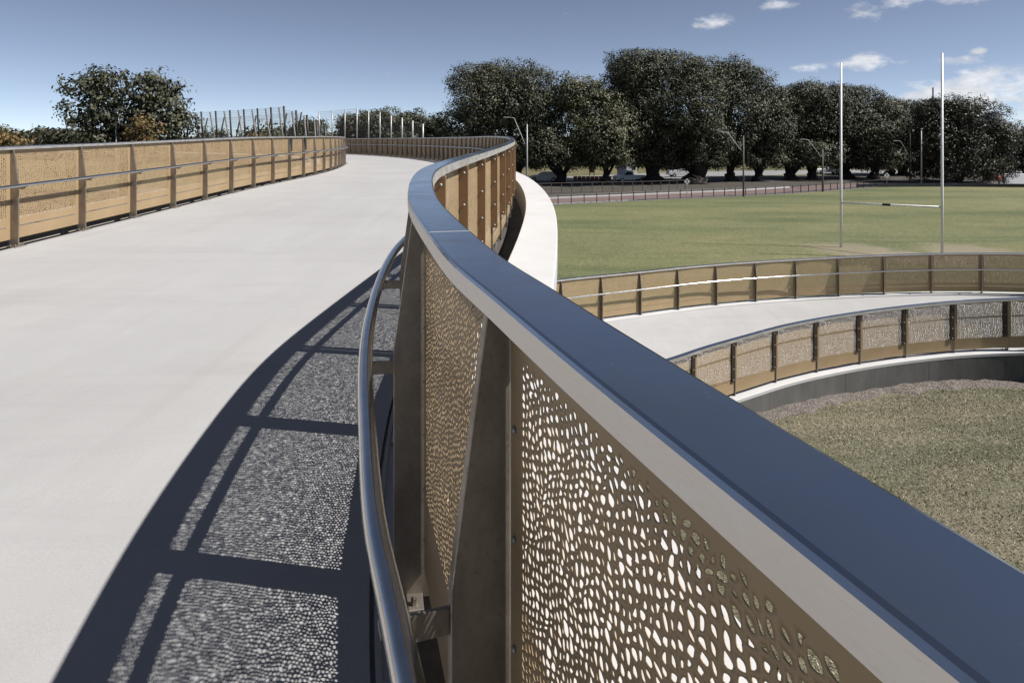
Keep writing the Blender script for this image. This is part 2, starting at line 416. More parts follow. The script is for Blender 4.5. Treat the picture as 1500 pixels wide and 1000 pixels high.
# ---------------------------------------------------------------- perforated sheets
def perforated(name, W, z0, z1, pitch, thick, seed, slot=True, H=1.25, k0=.56, k1=.80):
    """sheet in local X (width) and Z: uneven six-cornered cells, each with a rounded pebble-shaped hole; solid foot with a long slot"""
    r = np.random.default_rng(seed); mx = .055
    nx = int((W - 2 * mx) / pitch); pw = (W - 2 * mx) / nx
    nzz = int((z1 - z0) / pitch); pz = (z1 - z0) / nzz
    gi, gj = np.meshgrid(np.arange(nx + 1), np.arange(2 * nzz + 1), indexing='ij')
    GX = mx + gi * pw + r.uniform(-.33, .33, gi.shape) * pw * ((gi > 0) & (gi < nx))
    GZ_ = z0 + gj * pz * .5 + r.uniform(-.27, .27, gi.shape) * pz * ((gj > 0) & (gj < 2 * nzz))
    fx = np.minimum(1, np.minimum(gi, nx - gi) / 3.); fz = np.minimum(1, np.minimum(gj, 2 * nzz - gj) / 5.)
    wx = np.zeros(gi.shape); wz = np.zeros(gi.shape)
    for _ in range(14):                                     # slow drift, so that rows and columns wander
        kx, kz = r.normal(0, 1.0, 2); p1, p2 = r.uniform(0, 6.28, 2)
        wx += np.sin(kx * gi + kz * gj * .5 + p1); wz += np.sin(kz * gi - kx * gj * .5 + p2)
    GX += wx * .10 * pw * fx; GZ_ += wz * .10 * pz * fz
    G = np.stack([GX, GZ_], -1)
    cells = [(i, 2 * j + (i % 2)) for i in range(nx) for j in range(nzz - (i % 2))]
    ci = np.array([c[0] for c in cells]); cj = np.array([c[1] for c in cells]); n = len(ci)
    hexa = np.stack([G[ci, cj], G[ci + 1, cj], G[ci + 1, cj + 1], G[ci + 1, cj + 2], G[ci, cj + 2], G[ci, cj + 1]], 1)
    K = 12; outer = np.empty((n, K, 2)); outer[:, 0::2] = hexa; outer[:, 1::2] = (hexa + np.roll(hexa, -1, 1)) * .5
    cen = hexa.mean(1, keepdims=True); sc = r.uniform(k0, k1, n)[:, None, None]
    sm = .5 * outer + .25 * np.roll(outer, 1, 1) + .25 * np.roll(outer, -1, 1); sm = .5 * sm + .25 * np.roll(sm, 1, 1) + .25 * np.roll(sm, -1, 1)
    dd = (sm - cen) * sc * 1.06
    ra = r.normal(0, .5, n)[:, None]; q0 = dd[..., 0] * np.cos(ra) + dd[..., 1] * np.sin(ra); q1 = -dd[..., 0] * np.sin(ra) + dd[..., 1] * np.cos(ra)
    sx_ = r.uniform(.62, 1.12, n)[:, None]; q0 = q0 * sx_; q1 = q1 * np.minimum(1.2, r.uniform(.8, 1.25, n)[:, None])
    taper = r.normal(0, .28, n)[:, None] * (q1 / pz); q0 = q0 * (1 + np.clip(taper, -.5, .5))
    inner = cen + np.stack([q0 * np.cos(ra) - q1 * np.sin(ra), q0 * np.sin(ra) + q1 * np.cos(ra)], -1)
    def layer(P, y): return np.stack([P[..., 0], np.full(P.shape[:-1], y), P[..., 1]], -1).reshape(-1, 3)
    def ringfaces(o0, i0, flip):
        base = np.arange(n)[:, None] * K; j = np.arange(K); j2 = (j + 1) % K
        q = np.stack([o0 + base + j, o0 + base + j2, i0 + base + j2, i0 + base + j], -1).reshape(-1, 4)
        return q[:, ::-1] if flip else q
    V = [layer(outer, 0), layer(inner, 0)]; m = n * K
    Q = [ringfaces(0, m, False)]
    if thick:
        V += [layer(outer, thick), layer(inner, thick)]
        Q += [ringfaces(2 * m, 3 * m, True), ringfaces(m, 3 * m, False)]
    nv = m * (4 if thick else 2)
    quads = []
    for i in range(nx):                                     # half cells that close the staggered rows
        if i % 2:
            for a in (0, 2 * nzz - 1): quads.append(np.stack([G[i, a], G[i + 1, a], G[i + 1, a + 1], G[i, a + 1]]))
    def rect(x0, x1, a0, a1): quads.append(np.array([[x0, a0], [x1, a0], [x1, a1], [x0, a1]], float))
    rect(0, W, z1, H); rect(0, mx, z0, z1); rect(W - mx, W, z0, z1)
    sl0, sl1 = .165, .178
    if slot: rect(0, W, 0, sl0); rect(0, W, sl1, z0); rect(0, .07, sl0, sl1); rect(W - .07, W, sl0, sl1)
    else: rect(0, W, 0, z0)
    for q in quads:
        for y in ((0, thick) if thick else (0,)):
            V.append(layer(q[None], y)); Q.append(np.array([[nv, nv + 1, nv + 2, nv + 3]])); nv += 4
    if thick:                                               # outer rim
        c = [(0, 0), (W, 0), (W, H), (0, H)]
        for k in range(4):
            (x0, a0), (x1, a1) = c[k], c[(k + 1) % 4]
            V.append(np.array([[x0, 0, a0], [x1, 0, a1], [x1, thick, a1], [x0, thick, a0]], float)); Q.append(np.array([[nv, nv + 1, nv + 2, nv + 3]])); nv += 4
    return np_mesh(name, np.vstack(V), np.vstack(Q), 'gold_sheet')
PANEL_H = 1.25
near_sheet = perforated('panel', 1.2, .285, 1.195, .0158, .0012, 3, False, 1.25, .40, .80)
far_sheet = perforated('panel', 1.2, .285, 1.205, .030, 0, 4, True, 1.25, .40, .68)
ring_sheet = perforated('panel', 1.2, .285, 1.205, .030, 0, 5, False, 1.25, .42, .70)

# ---------------------------------------------------------------- balustrades
CAPW = .12
PN = .012                                                   # sheet plane, from the rail's centre line towards the deck
cap_prof = [(.06, 1.357), (.06, 1.394), (.057, 1.399), (.052, 1.4005), (-.052, 1.4005), (-.057, 1.399), (-.06, 1.394), (-.06, 1.33), (-.052, 1.33), (-.052, 1.357)]
fin_t = .012
fv = []; fpts = [(-.012, .0), (.12, .0), (.12, .88), (.055, 1.355), (-.012, 1.355)]
def fin_mesh():
    b = MB(); v = [(-fin_t, y, z) for y, z in fpts] + [(fin_t, y, z) for y, z in fpts]; k = len(fpts)
    f = [tuple(range(k)), tuple(range(2 * k - 1, k - 1, -1))] + [(i, i + k, (i + 1) % k + k, (i + 1) % k) for i in range(k)]
    bm = bmesh.new(); vs = [bm.verts.new(q) for q in v]
    for q in f: bm.faces.new([vs[i] for i in q])
    bmesh.ops.recalc_face_normals(bm, faces=bm.faces); bmesh.ops.bevel(bm, geom=list(bm.edges), offset=.002, segments=1, affect='EDGES')
    me = bpy.data.meshes.new('post'); bm.to_mesh(me); bm.free(); me.materials.append(MATS['post_steel']); return me
FIN = fin_mesh()
BASEP = MB().box(-.1, .1, .018, .16, .001, .017, bev=.003).tube([(-.07, .12, .017), (-.07, .12, .04)], .012, 6).tube([(.07, .12, .017), (.07, .12, .04)], .012, 6).tube([(-.07, .05, .017), (-.07, .05, .04)], .012, 6).tube([(.07, .05, .017), (.07, .05, .04)], .012, 6).me('base_plate', 'post_steel')
HR_N, HR_Z, HR_R = .218, .865, .0245
BRACK = MB().box(-.005, .005, .121, .205, .805, .85).box(-.02, .02, .195, .241, .832, .842).me('bracket', 'post_steel')
STRIP = MB().box(-.056, -.016, -.075, .009, .385, 1.325, bev=.003).me('cover_strip', 'gold_strip')
WIDE = MB().box(-.128, -.016, -.03, .009, .385, 1.325, bev=.003).me('cover_strip', 'dark_strip')
BOLT = MB().dome((0, 0, 0), .016, (0, -1, 0), .012).me('bolt', 'bolt_steel', True)
BOLTZ = (.42, .68, .97, 1.26)
SBOLT = MB().tube([(0, 0, 0), (-.012, 0, 0)], .010, 8).dome((-.012, 0, 0), .014, (-1, 0, 0), .010).me('bolt', 'bolt_steel', True)
SCREW = MB().dome((0, 0, 0), .007, (0, 1, 0), .005, 8).me('screw', 'bolt_steel', True)

def fence(name, label, curve, side, spacing, s_first, s0, thick_sheet, seams, span=None, strips=True, bolts=(), screws=(), sheet=None, side_bolts=False, nostrip=()):
    a, b = span or (0.05, curve.L - .05)
    root = empty(name, curve.at(a)); tag(root, label, 'balustrade')
    sts = []
    k = math.ceil((a - s_first) / spacing)
    while s_first + k * spacing < b: sts.append(s_first + k * spacing); k += 1
    # cap rail in lengths with open joints
    cuts = [a] + [c for c in seams if a < c < b] + [b]
    for c0, c1 in zip(cuts[:-1], cuts[1:]):
        v, f = sweep(curve, cap_prof, samples(c0 + .0015, c1 - .0015, .1, s0, .08), side)
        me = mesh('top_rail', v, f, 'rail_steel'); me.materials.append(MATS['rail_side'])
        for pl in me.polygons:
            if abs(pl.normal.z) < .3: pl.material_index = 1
        obj('top_rail', me, root)
        if c1 < b:
            v, f = sweep(curve, [(.0601, 1.358), (.0601, 1.394), (.0572, 1.3992), (.052, 1.4008), (-.052, 1.4008), (-.0572, 1.3992), (-.0601, 1.394), (-.0601, 1.335), (-.051, 1.335), (-.051, 1.358)], [c1 - .0022, c1 + .0022], side)
            obj('joint_seam', mesh('joint_seam', v, f, 'seam_steel'), root)
    pts = [curve.at(t_) + curve.nrm(t_) * side * HR_N + Vector((0, 0, HR_Z)) for t_ in samples(a, b, .1, s0, .08)]
    MB().tube(pts, HR_R, 16).build('handrail', 'tube_steel', root, None, True)
    Ms = []
    for i, t_ in enumerate(sts):
        p = curve.at(t_); n = curve.nrm(t_) * side; x = Vector((n.y, -n.x, 0))
        M = Matrix(((x.x, n.x, 0, p.x), (x.y, n.y, 0, p.y), (0, 0, 1, p.z), (0, 0, 0, 1))); Ms.append((p, n, M))
        po = obj('post', FIN, root, M); obj('base_plate', BASEP, po, M); obj('bracket', BRACK, po, M)
        if strips and i not in nostrip:
            cs = obj('cover_strip', WIDE if sheet else STRIP, root, M)
            if i in bolts:
                for z in BOLTZ:
                    if side_bolts: obj('bolt', SBOLT, cs, M @ Matrix.Translation((-.056, -.04, z)))
                    else: obj('bolt', BOLT, cs, M @ Matrix.Translation((-.072, -.03, z)))
    for i in range(len(sts) - 1):
        (p, n, _), (q, m, _) = Ms[i], Ms[i + 1]
        A = p + n * PN; B = q + m * PN; ch = B - A; ln = ch.length; u = ch / ln
        A = A + u * .017; B = B - u * .017
        if side < 0: pass
        X = (B - A) / 1.2; Y = Vector((-X.y, X.x, 0)).normalized() * side
        zz = Vector((0, 0, 1))
        o = A + Vector((0, 0, .10))
        M = Matrix(((X.x, Y.x, 0, o.x), (X.y, Y.y, 0, o.y), (X.z, 0, 1, o.z), (0, 0, 0, 1)))
        pn = obj('panel', near_sheet if i in thick_sheet else (sheet or far_sheet), root, M)
        if i in screws:
            for xx in (.022, 1.178):
                for z in (.12, .3, .49, .68, .87, 1.06): obj('screw', SCREW, pn, M @ Matrix.Translation((xx, .003, z)))
    return root, sts

def dz(y):                                                  # deck rises 1 in 67, levels out, then falls gently
    return .015 * y if y < 18 else (.27 + .03 * (1 - math.exp(-(y - 18) / 4.)) - max(0, y - 28) * .0055)
RP = [(4.2, -5.2), (2.6, -3.9), (1.4, -2.35), (.75, -.9), (.42, 0.0), (.294, .371), (.217, .592), (.102, .927), (.005, 1.226), (-.068, 1.45), (-.16, 1.815), (-.284, 2.358), (-.405, 3.048),
      (-.547, 4.4), (-.527, 5.51), (-.395, 7.16), (-.25, 8.9), (-.06, 11.9), (.01, 15), (-.08, 18.5), (-.4, 23), (-1.05, 28), (-2.1, 33.5), (-3.6, 39), (-5.6, 45), (-8.4, 51.5), (-12, 58), (-17, 65), (-24, 72), (-33, 78.5), (-45, 84), (-60, 88)]
LP = [(-5.6, -5.5), (-6.4, -2), (-6.9, 3), (-7.02, 8), (-7.05, 11.1), (-7.10, 14.8), (-7.16, 18.5), (-7.18, 22.5), (-7.25, 25), (-7.45, 27.7), (-8.0, 31.5), (-9.4, 38), (-11.6, 43.5), (-15, 49.5), (-20, 55.5), (-28, 62.5), (-38, 68.5), (-50, 73), (-64, 76.5)]
RC = Curve([(x, y, dz(y)) for x, y in RP]); LC = Curve([(x, y, dz(y)) for x, y in LP])
s_cam = RC.s_at_y(.4)

# the bridge: a deck between two sculpted edges
bridge = empty('footbridge', (-3.5, 5, 0)); tag(bridge, 'curving pale concrete footbridge deck sweeping away to the left', 'footbridge')
N = 340
def ribbon(c1, n1, s1, c2, n2, s2, N, zoff=0):
    w = np.linspace(0, 1, N) ** 1.6
    A = [c1.at(t_ * c1.L) + c1.nrm(t_ * c1.L) * s1 * n1 for t_ in w]
    B = [c2.at(t_ * c2.L) + c2.nrm(t_ * c2.L) * s2 * n2 for t_ in w]
    v = []; K = 6
    for p, q in zip(A, B):
        for k in range(K + 1): v.append(p.lerp(q, k / K) + Vector((0, 0, zoff)))
    f = [(i * (K + 1) + k, i * (K + 1) + k + 1, (i + 1) * (K + 1) + k + 1, (i + 1) * (K + 1) + k) for i in range(N - 1) for k in range(K)]
    return v, [q[::-1] for q in f]
v, f = ribbon(RC, .205, 1, LC, .205, -1, N)
obj('deck', mesh('deck', v, f, 'deck_concrete'), bridge)
for c, sd_, s0, lw in ((RC, 1, s_cam, 0), (LC, -1, 15, .9)):
    sts = samples(0, c.L, .1, s0, .15, .6)
    v, f = sweep(c, [(.205, 0), (.205, -.035), (.188, -.035), (.188, .006), (.168, .006), (.168, -.001), (.10, -.001)], sts, sd_, False)
    obj('deck_edge', mesh('deck_edge', v, f, 'deck_concrete'), bridge)
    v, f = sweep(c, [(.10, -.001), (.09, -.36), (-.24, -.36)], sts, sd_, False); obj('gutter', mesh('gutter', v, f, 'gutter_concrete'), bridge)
    v, f = sweep(c, [(-.23, -.38), (-.275, .115)], sts, sd_, False); obj('upstand', mesh('upstand', v, f, 'upstand_concrete'), bridge)
    v, f = sweep(c, [(-.275, .11), (-.285, .125), (-.82 - lw, .085), (-.835 - lw, .07), (-.835 - lw, -.28), (.4, -.95)], sts, sd_, False, vary=lambda t_, a: -.14 * max(0, min(1, (5.2 + s_cam - t_) / 2.5)) if (a < -.5 and sd_ > 0) else 0)
    obj('ledge', mesh('ledge', v, f, 'white_concrete'), bridge)
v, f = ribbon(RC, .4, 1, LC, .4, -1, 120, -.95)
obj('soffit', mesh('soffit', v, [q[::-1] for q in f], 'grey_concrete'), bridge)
for y in (14, 30, 46, 63):
    tr, tl = RC.s_at_y(y, 5), LC.s_at_y(y - 2, 5); p = RC.at(tr).lerp(LC.at(tl), .5)
    MB().tube([(p.x, p.y, GZ - .3), (p.x, p.y, GZ + 2), (p.x, p.y, p.z - 1.6), (p.x, p.y, p.z - .94)], [.45, .45, .5, .95], 20).build('pier', 'grey_concrete', bridge, None, True)

s_post = RC.s_at_y(1.235)
seam0 = RC.s_at_y(1.86)
SPN = 1.275
seams_r = [seam0 + 5.1 * k for k in range(-3, 30)]
k0 = math.ceil((.05 - s_post) / SPN); i1 = -k0             # index of the post nearest the camera
rfence, rsts = fence('balustrade', 'bronze perforated balustrade with blue-grey steel cap rail in the near foreground', RC, 1, SPN, s_post, s_cam,
      set(range(i1 - 3, i1 + 6)), seams_r, (0.05, RC.L - .05), bolts=set(range(i1 + 2, i1 + 12)), screws={i1 - 1, i1, i1 + 1}, side_bolts=True, nostrip=set(range(0, i1 + 2)))
s_l = LC.s_at_y(11.1)
lfence, lsts = fence('balustrade', 'bronze perforated balustrade along the far left edge of the bridge deck', LC, -1, 1.53, s_l, s_l,
      set(), [s_l - 9.2 + 9.18 * k for k in range(0, 14)], (.05, LC.L - .05), strips=True)
# two dark plates fixed to the left balustrade
for y in (22.0, 23.6):
    t_ = LC.s_at_y(y); p = LC.at(t_); n = -LC.nrm(t_); x = Vector((n.y, -n.x, 0))
    M = Matrix(((x.x, n.x, 0, p.x), (x.y, n.y, 0, p.y), (0, 0, 1, p.z), (0, 0, 0, 1)))
    o = MB().box(-.10, .10, .05, .075, .92, 1.345, bev=.004).build('notice_plate', 'dark_bracket', lfence, M)

# ---------------------------------------------------------------- spiral ramp below
OP = [(-9, 11.5, -5.9), (-5.5, 14.8, -5.75), (-2, 17.7, -5.64), (1.14, 20.1, -5.64), (3.5, 21.6, -5.72), (6.1, 22.9, -5.74), (8.3, 23.6, -5.72), (10.6, 24.0, -5.67), (14.65, 23.7, -5.45), (18.6, 22.4, -5.25), (22.3, 19.8, -5.0), (25, 16.2, -4.75), (26.5, 11.5, -4.4)]
IP = [(-7, 10.2, -6.72), (-3.5, 11.6, -6.62), (0, 13.2, -6.48), (3.4, 15.1, -6.34), (4.5, 15.85, -6.28), (5.67, 16.5, -6.2), (6.76, 17.0, -6.1), (8.08, 17.5, -6.02), (9.5, 17.85, -5.92), (10.85, 18.03, -5.82), (12.1, 18.05, -5.72), (14.2, 17.7, -5.56), (16.5, 16.6, -5.4), (18.6, 14.8, -5.2), (20, 12, -4.95), (20.4, 8.5, -4.6)]
OC = Curve([(x, y, z + EYE) for x, y, z in OP]); IC = Curve([(x, y, z + EYE) for x, y, z in IP])
ramp = empty('spiral_ramp', (8, 21, GZ)); tag(ramp, 'pale concrete ramp curving round the grass courtyard below the bridge', 'ramp')
def ribbon2(c1, n1, s1, c2, n2, s2, N):
    v = []; K = 4
    for t_ in np.linspace(0, 1, N):
        p = c1.at(t_ * c1.L) + c1.nrm(t_ * c1.L) * s1 * n1; q = c2.at(t_ * c2.L) + c2.nrm(t_ * c2.L) * s2 * n2
        for k in range(K + 1): v.append(p.lerp(q, k / K))
    return v, [(i * (K + 1) + k, i * (K + 1) + k + 1, (i + 1) * (K + 1) + k + 1, (i + 1) * (K + 1) + k) for i in range(N - 1) for k in range(K)]
v, f = ribbon2(OC, .3, -1, IC, .3, 1, 120); obj('deck', mesh('deck', v, [q[::-1] for q in f], 'deck_concrete'), ramp)
for c, sd_ in ((OC, -1), (IC, 1)):
    sts = samples(0, c.L, .1, c.L / 2, .2, .5)
    v, f = sweep(c, [(.3, 0), (.3, .03), (-.18, .03), (-.20, .02), (-.20, -.05)], sts, sd_, False); obj('kerb', mesh('kerb', v, f, 'white_concrete'), ramp)
# retaining wall in cast lengths with recessed joints
def wall(c, sd_, length, name='wall_panel'):
    a = .05
    while a < c.L - .3:
        b = min(c.L - .05, a + length)
        v, f = sweep(c, [(-.15, -.05), (-.196, -.05), (-.15, -2.2), (-.05, -2.2)], samples(a + .004, b - .004, .1, c.L / 2, .25, .5), sd_)
        obj(name, mesh(name, v, f, 'grey_concrete'), ramp); a = b
    v, f = sweep(c, [(-.175, -.03), (-.13, -2.2)], samples(.05, c.L - .05, .1, c.L / 2, .3, .5), sd_, False)
    obj('wall_core', mesh('wall_core', v, f, 'gutter_concrete'), ramp)
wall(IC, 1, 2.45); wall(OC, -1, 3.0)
ofence, _ = fence('balustrade', 'sunlit bronze balustrade on the outer side of the lower ramp beside the field', OC, -1, 1.55, OC.L * .5 + .02, OC.L / 2, set(), [OC.L * .5 - 30 + 6.2 * k + .4 for k in range(12)])
ifence, ists = fence('balustrade', 'bronze balustrade on the inner side of the lower ramp above the grass courtyard', IC, 1, 1.335, IC.L * .5 + .3, IC.L / 2, set(), [IC.L * .5 - 30 + 5.34 * k + .5 for k in range(14)], bolts=set(range(9, 22)), sheet=ring_sheet)

# ---------------------------------------------------------------- ground
def sheet(name, pts, z, mat, kind='structure', sub=None):
    o = obj(name, mesh(name, [(x, y, z) for x, y in pts], [tuple(range(len(pts)))], mat)); tag(o, kind=kind); return o
g_ = sheet('ground', [(-6000, -200), (6000, -200), (6000, 9000), (-6000, 9000)], GZ - .012, 'far_grass')
sheet('sports_field', [(-40, 4), (80, 4), (90, 60), (120, 92), (70, 96), (52, 94), (44.8, 89.4), (32.9, 81.8), (23.2, 77.3), (13.9, 73.2), (4.3, 68.8), (-10, 63), (-40, 50)], GZ, 'field_grass')
edge = [(-40, 47.5), (-10, 62.2), (4.3, 69.6), (13.9, 74), (23.2, 78.2), (32.9, 82.8), (44.8, 90.4), (52, 95), (60, 97.5), (75, 99), (110, 100)]
def strip(name, off0, off1, z, mat, kind='structure', pts=None):
    c = Curve([(x, y, z) for x, y in (pts or edge)]); sts = np.linspace(0, c.L, 60)
    v = []
    for t_ in sts: p = c.at(t_); n = c.nrm(t_); v += [p + n * off0, p + n * off1]
    f = [(2 * i, 2 * i + 2, 2 * i + 3, 2 * i + 1) for i in range(len(sts) - 1)]
    o = obj(name, mesh(name, v, f, mat)); tag(o, kind=kind); return o
strip('verge', -.9, 1.4, GZ + .006, 'gravel')
strip('footpath', 1.4, 5.6, GZ + .012, 'brick_path')
strip('cycle_path', .0, 1.5, GZ + .009, 'asphalt')
strip('tree_bed', 5.6, 24, GZ + .004, 'shaded_ground')
strip('road', 27, 42, GZ + .006, 'pale_road')
v, f = sweep(Curve([(x, y, GZ) for x, y in edge]), [(5.5, 0.012), (5.5, .13), (5.8, .13), (5.8, .0)], np.linspace(0.1, 90, 60), 1, False)
tag(obj('kerb', mesh('kerb', v, f, 'white_concrete')), kind='structure')
v, f = sweep(Curve([(x, y, GZ) for x, y in edge]), [(.05, 0), (.05, .09), (.17, .09), (.17, 0)], np.linspace(20, 62, 40), 1, False)
tag(obj('field_edging', mesh('field_edging', v, f, 'white_concrete')), kind='structure')

# courtyard lawn inside the spiral, sloping a little, with a gravel margin at the foot of the wall
def court_z(x, y): return EYE - 6.86 + .045 * max(0, min(12, x - 3)) + .02 * math.sin(x * 1.3 + y * .7)
ring = [IC.at(t_) - IC.nrm(t_) * .12 for t_ in np.linspace(0, IC.L, 70)]
cc = Vector((7, 5, 0)); v = []; K = 14
for p in ring:
    for k in range(K + 1):
        q = p.lerp(cc, k / K * .96); v.append((q.x, q.y, court_z(q.x, q.y)))
f = [(i * (K + 1) + k, (i + 1) * (K + 1) + k, (i + 1) * (K + 1) + k + 1, i * (K + 1) + k + 1) for i in range(len(ring) - 1) for k in range(K)]
tag(obj('courtyard_lawn', mesh('courtyard_lawn', v, f, 'court_grass')), kind='structure')
v = []; K = 5; gw = np.convolve(rng.normal(0, .16, 166), np.ones(3) / 3, 'same')[3:163]
for i, t_ in enumerate(np.linspace(0, IC.L, 160)):
    p = IC.at(t_); n = IC.nrm(t_)
    for k in range(K + 1):
        a = .12 + (.42 + gw[i]) * k / K; q = p - n * a
        v.append((q.x, q.y, court_z(q.x, q.y) + .09 * (1 - (k / K) ** 2) * (1 + .4 * rnd.uniform(-1, 1)) - .005))
f = [(i * (K + 1) + k, (i + 1) * (K + 1) + k, (i + 1) * (K + 1) + k + 1, i * (K + 1) + k + 1) for i in range(159) for k in range(K)]
tag(obj('gravel_margin', mesh('gravel_margin', v, f, 'gravel')), 'pale gravel margin along the foot of the ramp wall', 'gravel', kind='stuff')
# grass blades on the part of the lawn that lies near
nb = 260000; bx_ = rng.uniform(1.5, 19.5, nb); by_ = rng.uniform(7.5, 17.6, nb)
ringx = np.array([p.x for p in ring]); ringy = np.array([p.y for p in ring])
keep = by_ < np.interp(bx_, ringx[ringx.argsort()], ringy[ringx.argsort()]) - .45 + rng.normal(0, .1, nb)
patch = np.sin(bx_ * 1.9 + np.sin(by_ * 2.3)) * np.sin(by_ * 2.7 + bx_ * .6)
keep &= (rng.random(nb) < .8 + .3 * patch)
bx_ = bx_[keep]; by_ = by_[keep]; nb = len(bx_)
bz_ = EYE - 6.86 + .045 * np.clip(bx_ - 3, 0, 12) + .02 * np.sin(bx_ * 1.3 + by_ * .7)
an = rng.uniform(0, 2 * np.pi, nb); hh = rng.uniform(.015, .045, nb); ww = rng.uniform(.005, .011, nb); le = rng.uniform(.02, .07, nb); an2 = rng.uniform(0, 2 * np.pi, nb)
P = np.stack([bx_, by_, bz_ - .004], -1); S = np.stack([np.cos(an) * ww, np.sin(an) * ww, 0 * ww], -1)
T = P + np.stack([np.cos(an2) * le, np.sin(an2) * le, hh], -1)
V = np.stack([P - S, P + S, T], 1).reshape(-1, 3)
tag(obj('lawn_blades', np_mesh('lawn_blades', V, np.arange(nb * 3).reshape(-1, 3), 'blade')), 'dry patchy grass blades covering the courtyard lawn', 'grass', kind='stuff')

# ---------------------------------------------------------------- goal posts
A = gnd(1232, 362.2); B = gnd(1380, 379.2)
goal = empty('goal_posts', (A + B) / 2); tag(goal, 'tall white rugby goal posts with crossbar standing on the field', 'goal posts')
for P_, tp in ((A, 92), (B, 78)):
    MB().tube([P_, P_ + Vector((0, 0, 4)), Vector((P_.x, P_.y, px(0, tp, P_.y).z))], [.075, .07, .055], 12).build('upright', 'white_paint', goal, None, True)
Ac = px(1232, 297.6, A.y); Bc = px(1380, 302.8, B.y); zc = (Ac.z + Bc.z) / 2
d_ = (Bc - Ac).normalized(); Ac.z = Ac.z * .7 + zc * .3; Bc.z = Bc.z * .7 + zc * .3
cb = MB().tube([Ac, Bc], .055, 10).build('crossbar', 'white_paint', goal, None, True)
m_ = Ac.lerp(Bc, .475); MB().tube([m_ - d_ * .22, m_ + d_ * .22], .075, 10).build('black_sleeve', 'dark_paint', cb)

# ---------------------------------------------------------------- trees
CAMP = Vector((0, 0, EYE))
def leaves(lobes, per, size, clump, r, flat=.35):
    """leaf faces in clumps over the surface and inside of ellipsoid lobes"""
    Vs = []
    for (c, rx, ry, rz) in lobes:
        area = 4 * math.pi * ((rx * ry) ** 1.6 / 3 + (rx * rz) ** 1.6 / 3 + (ry * rz) ** 1.6 / 3) ** (1 / 1.6)
        nc = max(12, int(area * per / 12))
        d = r.normal(size=(nc, 3)); d /= np.linalg.norm(d, axis=1)[:, None]
        d[:, 2] = np.where(d[:, 2] < -.85, -d[:, 2] * .6, d[:, 2])
        rad = np.where(r.random(nc) < .72, r.uniform(.86, 1.10, nc), r.uniform(.45, .85, nc))
        bd = r.normal(size=(16, 3)); bd /= np.linalg.norm(bd, axis=1)[:, None]
        lump = np.exp(-(1 - d @ bd.T) / .055).max(1); rad = rad * (.80 + .30 * lump)
        cen = np.array(c) + d * rad[:, None] * np.array([rx, ry, rz])
        nl = r.integers(9, 17, nc); idx = np.repeat(np.arange(nc), nl); n = len(idx)
        off = np.clip(r.normal(0, 1, (n, 3)), -1.6, 1.6) * clump * np.array([1, 1, .6])
        p = cen[idx] + off
        nrm = d[idx] * .7 + off / (clump * 1.8) + r.normal(0, .42, (n, 3)) + np.array([0, 0, flat]); nrm /= np.linalg.norm(nrm, axis=1)[:, None]
        a = np.cross(nrm, r.normal(size=(n, 3))); a /= np.linalg.norm(a, axis=1)[:, None]; b = np.cross(nrm, a)
        s = (size * r.uniform(.6, 1.35, n))[:, None]
        Vs.append(np.stack([p - a * s, p - b * s * .48 + nrm * s * .1, p + a * s - nrm * s * .15, p + b * s * .48 + nrm * s * .1], 1).reshape(-1, 3))
    return np.vstack(Vs)
def tree(name, label, u0, d, lobes, seed, trunks=None, base_r=.8, leaf='fig_leaf', size=.155, per=30, clump=.42, group=None, zb=GZ, bushy=False):
    r = np.random.default_rng(seed); rr = random.Random(seed)
    root = empty(name, Vector(((u0 - 750) / F * d, d, zb))); tag(root, label, 'shrub' if bushy else 'tree', group)
    L = []
    for l in lobes:
        u, v, a, b = l[:4]; dd = d + (l[4] if len(l) > 4 else rr.uniform(-1, 1) * a / F * d * .5)
        c = px(u, v, dd); L.append((c, a / F * d, a / F * d * 1.0, b / F * d))
    # lobes at the back, so that the crown is as deep as it is wide
    ext = [((c + Vector((rr.uniform(-.3, .3) * a, a * .9, -.1 * e))), a * .8, a * .8, e * .85) for c, a, b, e in L[::2]]
    allL = L + ext
    V = leaves(allL, per, size, clump, r)
    obj('crown', np_mesh('crown', V, np.arange(len(V)).reshape(-1, 4), leaf), root)
    for (tu, tr) in (trunks or [(u0, base_r)]):
        b0 = Vector(((tu - 750) / F * d, d + rr.uniform(-.5, .5), zb - .2))
        lo = min(l[0].z - l[3] * .5 for l in L); fork = b0 + Vector((rr.uniform(-.4, .4), 0, max(1.2, (lo - zb) * .55)))
        tb = MB().tube([b0, b0 + Vector((0, 0, .6)), b0.lerp(fork, .6), fork], [tr * 1.9, tr * 1.15, tr * .95, tr * 1.05], 9)
        near = sorted(allL, key=lambda l: (l[0].xy - b0.xy).length)[:6]
        for l in near:
            e = fork.lerp(Vector(l[0]), .85); mid = fork.lerp(e, .5) + Vector((rr.uniform(-.6, .6), rr.uniform(-.6, .6), rr.uniform(-.5, .3)))
            tb.tube([fork - Vector((0, 0, .4)), mid, e], [tr * .6, tr * .38, tr * .14], 7)
            for _ in range(3):
                e2 = e + Vector((rr.uniform(-1, 1) * l[1], rr.uniform(-1, 1) * l[1], rr.uniform(-.2, .8) * l[3])) * .7
                tb.tube([mid, mid.lerp(e2, .55) + Vector((0, 0, .3)), e2], [tr * .25, tr * .15, tr * .05], 6)
        tb.build('trunk', 'bark', root, None, True)
    return root
FG = 'fig trees along the far edge of the field'
